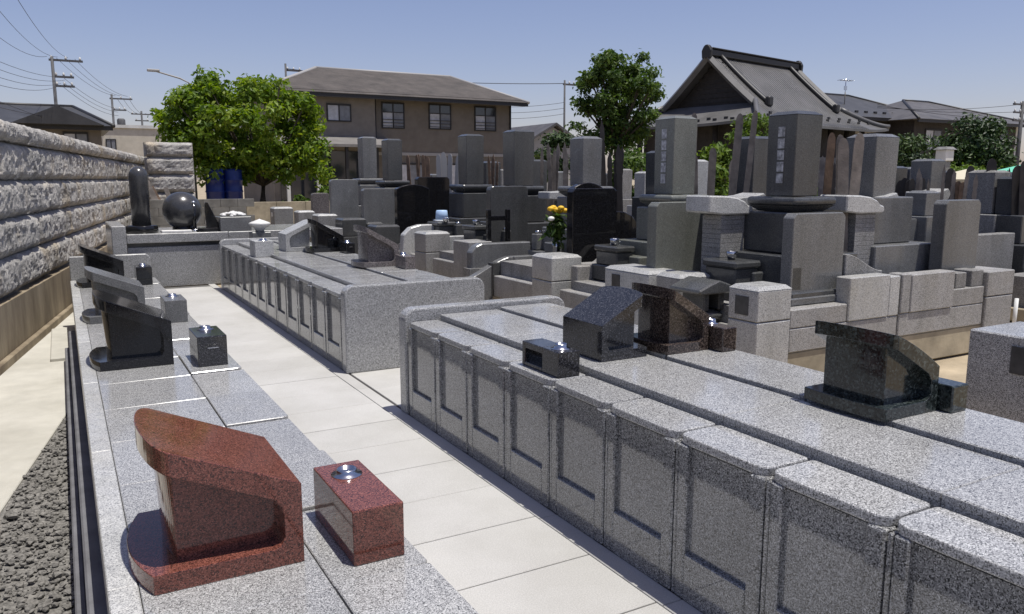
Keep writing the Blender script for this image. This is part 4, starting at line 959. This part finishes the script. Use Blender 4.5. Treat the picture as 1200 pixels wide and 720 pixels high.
def shingle_lines(rf, parent):
    # each shingle course is its own raised strip on the front slope
    for i in range(1, 15):
        u = i / 15; z = 5.62 + (7.35 - 5.62) * u; y = 38.1 + 4.9 * u
        xa = 8.3 + (12.3 - 8.3) * u + .05; xb = 22.5 + (20.1 - 22.5) * u - .05
        o = obj('shingle_course', B().box(xa, xb, y - .02, y + .30, z - .01, z + .022), 'roof_slate', rf); o.location = -Vector(parent.location)
        me = o.data
        for v in me.vertices: v.co.z += (v.co.y - y) * (7.35 - 5.62) / 4.9
shingle_lines(rf, hs)
obj('downpipe', B().tube([(14.05, 38.9, .2), (14.05, 38.9, 5.5)], .05), 'trim_dark', hs, True)
obj('downpipe', B().tube([(21.82, 38.95, .2), (21.82, 38.95, 5.5)], .05), 'trim_dark', hs, True)
def window(parent, x0, x1, z0, z1, y, transom=False, glassm='curtain'):
    wn_ = obj('window', B().box(x0 - .06, x1 + .06, y - .06, y + .02, z0 - .06, z0).box(x0 - .06, x1 + .06, y - .06, y + .02, z1, z1 + .06).box(x0 - .06, x0, y - .06, y + .02, z0, z1).box(x1, x1 + .06, y - .06, y + .02, z0, z1).box((x0 + x1) / 2 - .03, (x0 + x1) / 2 + .03, y - .055, y + .02, z0, z1), 'trim_dark', parent, True)
    off = -Vector(parent.location); xm = (x0 + x1) / 2; zt = z1 - (z1 - z0) * .36 if transom else z1
    for (a, c, mm) in ((x0, xm - .03, glassm), (xm + .03, x1, 'curtain_grey')):
        o = obj('pane', B().box(a, c, y - .03, y + .015, z0, zt - .02), mm, wn_); o.location = off
    if transom:
        for (a, c) in ((x0, xm - .03), (xm + .03, x1)):
            o = obj('pane', B().box(a, c, y - .03, y + .015, zt + .03, z1), 'glass', wn_); o.location = off
        o = obj('transom', B().box(x0, x1, y - .05, y + .018, zt - .02, zt + .03), 'trim_dark', wn_); o.location = off
        for k in range(3):
            o = obj('rail', B().box(x0 - .04, x1 + .04, y - .12, y - .09, z0 + .05 + k * .16, z0 + .08 + k * .16), 'trim_dark', wn_); o.location = off
window(hs, 10.4, 10.95, 4.42, 5.0, 38.75); window(hs, 11.6, 12.7, 4.38, 5.1, 38.75)
window(hs, 14.48, 15.58, 4.14, 5.3, 39, True); window(hs, 17.05, 18.2, 4.17, 5.33, 39, True); window(hs, 19.7, 20.88, 4.16, 5.32, 39, True)
pr_ = obj('porch_roof', B().prism([(37.0, 3.18), (38.74, 3.62), (38.74, 3.5), (37.0, 3.05)], 8.9, 13.9, 'x').prism([(37.0, 3.18), (38.99, 3.62), (38.99, 3.1), (37.0, 3.05)], 13.905, 14.6, 'x'), 'porch_tin', hs, True)
obj('entrance', B().box(9.2, 13.6, 38.70, 38.76, .3, 2.9), 'glass', hs, True)
for x in (9.2, 10.6, 12.0, 13.5): obj('post', B().box(x - .07, x + .07, 37.2, 37.34, 0, 3.1), 'plaster_white' if x < 11 else 'trim_dark', hs, True)
window(hs, 15.0, 16.6, .9, 2.3, 39); window(hs, 18.0, 19.6, .9, 2.3, 39)
obj('string_course', B().box(14.0, 21.81, 38.96, 39.0, 2.75, 2.9), 'trim_grey', hs, True)

# ---------------------------------------------------------------- temple
def temple():
    t = thing('temple', 'temple hall with a sweeping grey hip and gable roof', 'temple', (30.37, 29.52, 0), R(11.1))
    U, Vv = 5.9, 4.1; ur = 3.45; vg = 2.55
    def zslope(v): # concave sweep from ridge (v=0) to eave (v=Vv)
        s = v / Vv; return 7.20 - 3.25 * (1 - (1 - s) ** 1.22)
    def lift(u, v): # upturned corners
        return .14 * (abs(u) / U) ** 6 * (abs(v) / Vv) ** 2
    for sgn, nm in ((-1, 'front_slope'), (1, 'rear_slope')):
        b = B(); rows = []
        nv = 18; nu = 24
        for j in range(nv + 1):
            v = Vv * j / nv
            half = ur + .35 if v <= vg else ur + .35 + (U - ur - .35) * ((v - vg) / (Vv - vg))
            rows.append([b.bm.verts.new((half * (2 * i / nu - 1), sgn * v, zslope(v) + lift(half * (2 * i / nu - 1), v))) for i in range(nu + 1)])
        for a, c in zip(rows, rows[1:]):
            for i in range(nu): b.bm.faces.new((a[i], a[i + 1], c[i + 1], c[i]))
        bmesh.ops.recalc_face_normals(b.bm, faces=b.bm.faces[:])
        ret = bmesh.ops.extrude_face_region(b.bm, geom=b.bm.faces[:])
        for v_ in [x for x in ret['geom'] if isinstance(x, bmesh.types.BMVert)]: v_.co.z -= .12
        so = obj(nm, b, 'roof_metal', t)
        for i in range(0, 37):     # standing seams of the sheet roof
            u = -ur - .3 + (2 * ur + .6) * i / 36
            obj('seam', B().tube([(u, sgn * vv, zslope(vv) + .015) for vv in [Vv * k / 10 for k in range(11)]], .009, 4), 'roof_metal', so)
        if sgn < 0:
            for k in range(22):   # snow guards near the eave
                u = -U + .6 + (2 * U - 1.2) * k / 21; v = Vv - .55 - .22 * (k % 2)
                obj('snow_guard', B().box(u - .09, u + .09, sgn * v - .03, sgn * v + .03, zslope(v) + lift(u, v), zslope(v) + lift(u, v) + .10), 'roof_ridge', so)
    for sgn in (-1, 1):     # skirt roofs below the gables
        b = B(); rows = []
        nj = 8; ni = 16; z1 = zslope(vg)
        for j in range(nj + 1):
            q = j / nj; u = ur + .1 + (U - ur - .1) * q; half = vg + (Vv - vg) * q
            rows.append([b.bm.verts.new((sgn * u, half * (2 * i / ni - 1), (z1 + (zslope(Vv) - z1) * (1 - (1 - q) ** 1.35)) + lift(u, half * (2 * i / ni - 1)))) for i in range(ni + 1)])
        for a, c in zip(rows, rows[1:]):
            for i in range(ni): b.bm.faces.new((a[i], a[i + 1], c[i + 1], c[i]))
        bmesh.ops.recalc_face_normals(b.bm, faces=b.bm.faces[:])
        ret = bmesh.ops.extrude_face_region(b.bm, geom=b.bm.faces[:])
        for v_ in [x for x in ret['geom'] if isinstance(x, bmesh.types.BMVert)]: v_.co.z -= .12
        so = obj('skirt_roof', b, 'roof_metal', t)
        for k in range(16):
            v = -Vv + .7 + (2 * Vv - 1.4) * k / 15; q = .78 - .08 * (k % 2); u = ur + .1 + (U - ur - .1) * q
            obj('snow_guard', B().box(sgn * u - .03, sgn * u + .03, v - .09, v + .09, z1 + (zslope(Vv) - z1) * (1 - (1 - q) ** 1.35), z1 + (zslope(Vv) - z1) * (1 - (1 - q) ** 1.35) + .12), 'roof_ridge', so)
        # gable wall, boarded
        gw = [(-vg + .35, z1)] + [(v, zslope(abs(v)) - .18) for v in [(-vg + .35) + (2 * vg - .7) * k / 16 for k in range(17)]] + [(vg - .35, z1)]
        gwo = obj('gable_wall', B().prism(gw, sgn * (ur - .35), sgn * (ur - .25), 'x'), 'wood_dark', t)
        for k in range(9):
            z = z1 + .15 + k * .22
            hw = max(.1, (vg - .4) * (1 - (z - z1) / 2.6) ** 1.3)
            obj('lattice_slat', B().box(sgn * (ur - .25) - .03, sgn * (ur - .25) + .03, -hw, hw, z, z + .07), 'wood_dark', gwo)
        # barge boards and descending ridges
        for s2 in (-1, 1):
            pts = [(sgn * (ur + .42), s2 * v, zslope(v) - .05) for v in [vg * k / 10 for k in range(11)]]
            obj('barge_board', B().tube(pts, .16, 4, smooth=False), 'roof_metal', t)
            pts = [(sgn * (ur - .45), s2 * v, zslope(v) + .13) for v in [vg * 1.08 * k / 10 for k in range(11)]]
            ro = obj('descending_ridge', B().tube(pts, .11, 6), 'roof_ridge', t)
            obj('end_tile', B().box(sgn * (ur - .45) - .18, sgn * (ur - .45) + .18, s2 * vg * 1.08 - .12, s2 * vg * 1.08 + .12, zslope(vg * 1.08), zslope(vg * 1.08) + .42, .05), 'roof_ridge', ro)
            hp = [(sgn * (ur + .35 + (U - ur - .35) * q), s2 * (vg + (Vv - vg) * q), zslope(vg + (Vv - vg) * q) + lift(U * (.55 + .45 * q), Vv * (.7 + .3 * q)) + .08) for q in [k / 8 for k in range(9)]]
            obj('hip_ridge', B().tube(hp, .12, 6), 'roof_metal', t)
    rg = obj('main_ridge', B().box(-ur - .35, ur + .35, -.17, .17, 7.18, 7.48, .04).box(-ur - .42, ur + .42, -.23, .23, 7.481, 7.55, .03), 'roof_ridge', t)
    for s in (-1, 1): obj('ridge_end_tile', B().prism([(-.24, 7.05), (.24, 7.05), (.27, 7.4), (.17, 7.58), (.08, 7.66), (-.08, 7.66), (-.17, 7.58), (-.27, 7.4)], s * (ur + .40), s * (ur + .58), 'x', bev=.03), 'roof_ridge', rg)
    obj('wall', B().box(-U + 1.1, U - 1.1, -Vv + 1.2, Vv - 1.2, .0, 4.15), 'wood_dark', t)
    obj('floor_deck', B().box(-U + .6, U - .6, -Vv + .6, Vv - .6, .45, .6), 'wood_dark', t)
    for k in range(7):
        x = -U + 1.2 + (2 * U - 2.4) * k / 6
        obj('column', B().tube([(x, -Vv + .8, 0), (x, -Vv + .8, 4.05)], .13, 10), 'wood_dark', t)
    for k in range(5):
        y = -Vv + 1.2 + (2 * Vv - 2.4) * k / 4
        obj('column', B().tube([(-U + .8, y, 0), (-U + .8, y, 4.05)], .13, 10), 'wood_dark', t)
    for k in range(6):
        x = -U + 2.3 + (2 * U - 4.6) * (k + .5) / 6
        obj('sliding_door', B().box(x - .6, x + .6, -Vv + 1.12, -Vv + 1.195, .7, 2.6), 'curtain_grey', t)
    return t
temple()

# ---------------------------------------------------------------- other houses
h2 = thing('tiled_house', 'dark tiled house directly behind the temple on the right', 'house', (45.5, 36, 0))
obj('wall', B().box(40, 51.5, 34, 41, 0, 5.4), 'wood_dark', h2, True)
hip_roof('roof', 39.3, 52.4, 33.2, 42, 5.35, 41.4, 47.4, 37.5, 7.15, 'roof_tile_dark', h2)
for k in range(12): obj('snow_guard', B().box(41 + k * .9, 41.25 + k * .9, 33.9, 34.0, 5.66, 5.78), 'roof_ridge', h2, True)
window(h2, 43, 45, 3.4, 4.8, 34, glassm='glass'); window(h2, 47, 49, 3.4, 4.8, 34, glassm='glass')
h3 = thing('tiled_house', 'grey two storey house with hipped tile roof at far right', 'house', (52, 34.5, 0))
obj('wall', B().box(46.8, 58.2, 32.0, 38, 0, 5.2), 'wood_dark', h3, True)
hip_roof('roof', 45.9, 59.0, 31.1, 39, 5.2, 49.8, 52.5, 35, 6.75, 'roof_tile', h3)
window(h3, 48.0, 49.6, 3.4, 4.6, 32); window(h3, 55.3, 57.0, 3.3, 4.8, 32, glassm='curtain_grey')
obj('corner_trim', B().box(58.0, 58.25, 31.95, 32.0, 0, 5.1), 'plaster_white', h3, True)
h4 = thing('small_house', 'distant small grey gabled house between house and tall tree', 'house', (35, 57, 0))
obj('wall', B().prism([(32.9, 0), (36.6, 0), (36.6, 4.6), (34.7, 5.65), (32.9, 4.9)], 55, 62, 'y'), 'trim_grey', h4, True)
obj('roof', B().prism([(32.2, 4.55), (34.75, 5.95), (37.2, 4.5), (37.2, 4.3), (34.75, 5.75), (32.2, 4.35)], 54.5, 62.5, 'y'), 'roof_tile', h4, True)
h5 = thing('roadside_house', 'dark tiled house roof showing above the stone wall', 'house', (-1.0, 46, 0))
obj('wall', B().box(-4.5, 1.9, 42, 50, 0, 3.9), 'plaster_brown', h5, True)
hip_roof('roof', -6.0, 2.4, 41.4, 51, 3.95, -4.2, .9, 46, 5.1, 'roof_tile_dark', h5)
obj('gable_roof', B().prism([(-1.6, 3.95), (.2, 4.75), (2.0, 3.95)], 41.0, 45, 'y'), 'roof_tile_dark', h5, True)
obj('gable_roof', B().prism([(-5.5, 3.9), (-3.3, 4.55), (-1.9, 3.9)], 40.6, 45, 'y'), 'roof_tile_dark', h5, True)
window(h5, .4, 1.3, 3.0, 3.6, 42)
h6 = thing('cream_building', 'pale cream building left of the tree behind the stone wall', 'building', (4.2, 62, 0))
obj('wall', B().box(2.4, 6.6, 60, 68, 0, 4.9), 'plaster_cream', h6, True); obj('parapet', B().box(2.3, 6.7, 59.9, 68.1, 4.9, 5.1), 'plaster_white', h6, True)
window(h6, 3.0, 3.5, 3.5, 4.1, 60, glassm='curtain_grey')
gb_ = thing('garden_lantern', 'small white garden lantern box among pines at right', 'box', (27.6, 17.6, 0))
obj('post', B().box(-.15, .15, -.15, .15, 0, 2.2, .01), 'granite_weather', gb_); obj('lamp_box', B().box(-.24, .24, -.2, .2, 2.2, 2.6, .02), 'plaster_white', gb_); obj('cap', B().frustum(-.3, .3, -.26, .26, 2.6, 2.7, .1), 'granite_weather', gb_)

# tents at the right edge
def tent(label, x, y, s, zc, mat):
    t = thing('canopy_tent', label, 'tent', (x, y, 0), group='canopy tents by the hedge')
    b = B(); bm = b.bm; top = bm.verts.new((0, 0, zc + s * .36)); cs = [bm.verts.new((a * s, c * s, zc)) for a, c in ((-1, -1), (1, -1), (1, 1), (-1, 1))]
    lo = [bm.verts.new((v.co.x, v.co.y, zc - .18)) for v in cs]
    for i in range(4):
        bm.faces.new((cs[i], cs[(i + 1) % 4], top)); bm.faces.new((lo[i], lo[(i + 1) % 4], cs[(i + 1) % 4], cs[i]))
    obj('canopy', b, mat, t)
    for a, c in ((-1, -1), (1, -1), (1, 1), (-1, 1)): obj('leg', B().tube([(a * s * .97, c * s * .97, 0), (a * s * .97, c * s * .97, zc)], .025, 6), 'steel', t)
tent('green canopy tent at the right frame edge', 33.6, 16.9, 2.0, 1.70, 'green_cloth'); tent('cream canopy tent left of the green one', 29.8, 18.0, 1.1, 1.56, 'cream_cloth')

# ---------------------------------------------------------------- utility poles and wires
def upole(label, x, y, h, arms, r=.15):
    t = thing('utility_pole', label, 'utility pole', (x, y, 0), group='utility poles behind the wall')
    obj('pole', B().tube([(0, 0, 0), (0, 0, h)], [r, r * .7], 10), 'pole', t)
    for (z, L_, off) in arms:
        a = obj('crossarm', B().box(off - L_ / 2, off + L_ / 2, -.05, .05, z - .05, z + .05), 'pole', t)
        for k in range(3): obj('insulator', B().lathe([(.04, z + .05), (.06, z + .10), (.03, z + .2), (0, z + .22)], off - L_ / 2 + .12 + k * (L_ - .24) / 2, 0, 8), 'plaster_white', a)
    return t
upole('tall utility pole rising behind the dark roof at left', .2, 46.9, 7.55, [(7.4, 1.5, .6), (6.6, .9, .45), (6.15, .9, .45)], .10)
t = upole('second utility pole with a transformer above the cream building', 3.85, 66, 7.6, [(7.3, 1.5, .6), (6.5, .9, .45)], .10)
obj('transformer', B().lathe([(.28, 5.0), (.28, 5.8), (.2, 5.9), (0, 5.9)], .5, 0, 14), 'pole', t)
upole('third distant utility pole left of the big tree', 7.4, 85, 7.9, [(7.6, 1.8, 0), (7.0, 1.2, 0)], .12)
upole('utility pole standing between brown house and tall tree', 28.1, 43.2, 7.65, [(7.4, .9, .35)], .08)
upole('short utility pole top behind the brown house roof', 13.0, 52.1, 8.7, [(8.3, 1.0, .5)], .09)
t = upole('utility pole with stacked crossarms at the right frame edge', 53.6, 29.3, 6.4, [(6.2, 1.6, -.2), (5.7, 1.4, -.2), (5.2, 1.4, -.2)], .15)
WN_ = {}
def wire(label, a, b, sag, grp, r=.012):
    k_ = WN_.get(grp, 0); WN_[grp] = k_ + 1
    label = label + ('', ', second of them', ', third of them', ', fourth of them')[k_]
    a = Vector(a); b = Vector(b); n = 14
    pts = [a.lerp(b, i / n) - Vector((0, 0, sag * 4 * (i / n) * (1 - i / n))) for i in range(n + 1)]
    tag(obj('power_line', B().tube(pts, r, 4), 'wire'), label, 'power line', grp)
for k in range(3): wire('upper power line sweeping from the frame edge to the tall pole', (-2.0 + .5 * k, 24, 6.3 + .45 * k - .2), (.0 + .45 * k, 46.9, 7.55), .5, 'upper lines left', .009)
for k in range(4): wire('lower bundle cable meeting the tall pole', (-2.2, 24, 4.3 + .25 * k), (.3 + .2 * k, 46.9, 6.1 + .18 * k), .35, 'lower lines left', .008)
for k in range(2): wire('low service line left of the tall pole', (-2.2, 26, 3.75 + .35 * k), (.3, 46.9, 4.6 - .2 * k), .1, 'service lines left', .010)
for k in range(3): wire('power line between the tall pole and transformer pole', (.4 + .4 * k, 46.9, 7.5), (4.1 + .4 * k, 66, 7.5), .35, 'lines between the left poles', .012)
for k in range(3): wire('lower cable between the tall pole and transformer pole', (.6, 46.9, 6.6 - .25 * k), (4.2, 66, 6.6 - .25 * k), .3, 'cables between the left poles', .012)
for k in range(3): wire('power line from the transformer pole into the distance', (4.2 + .4 * k, 66, 7.3), (7.0 + .4 * k, 85, 7.7), .4, 'far lines left', .014)
wire('line running behind the brown house to the middle pole', (13.0, 52.1, 8.4), (28.1, 43.2, 7.45), .3, 'lines behind the house', .02)
for k in range(3): wire('thin line between the house and the middle pole', (22.5, 44, 5.9 - .35 * k), (28.1, 43.2, 6.3 - .35 * k), .15, 'lines right of the house', .012)
for k in range(3): wire('line from the right frame pole to the houses', (44.5, 33, 5.9 + .1 * k), (53.4, 29.3, 6.2 - .45 * k), .2, 'lines at the right', .014)
t = thing('street_lamp', 'slim lamp arm reaching out above the left tree', 'street lamp', (4.3, 30.8, 0))
obj('pole', B().tube([(0, 0, 0), (0, 0, 4.9), (-.3, 0, 5.05), (-1.1, 0, 5.25)], [.05, .04, .03, .025], 8), 'trim_grey', t); obj('lamp_head', B().box(-1.35, -.95, -.06, .06, 5.22, 5.31, .02), 'trim_grey', t)
t = thing('roof_antenna', 'television antenna on the dark tiled roof', 'antenna', (44.6, 35.5, 6.3))
obj('mast', B().tube([(0, 0, 0), (0, 0, 1.6)], .03, 6), 'steel', t)
for k in range(5): obj('element', B().tube([(-.5 + .25 * k, -.25, 1.5), (-.5 + .25 * k, .25, 1.5)], .015, 4), 'steel', t)
obj('boom', B().tube([(-.6, 0, 1.5), (.6, 0, 1.5)], .018, 4), 'steel', t); obj('panel', B().box(-.12, .12, -.03, .03, .9, 1.15), 'steel', t)
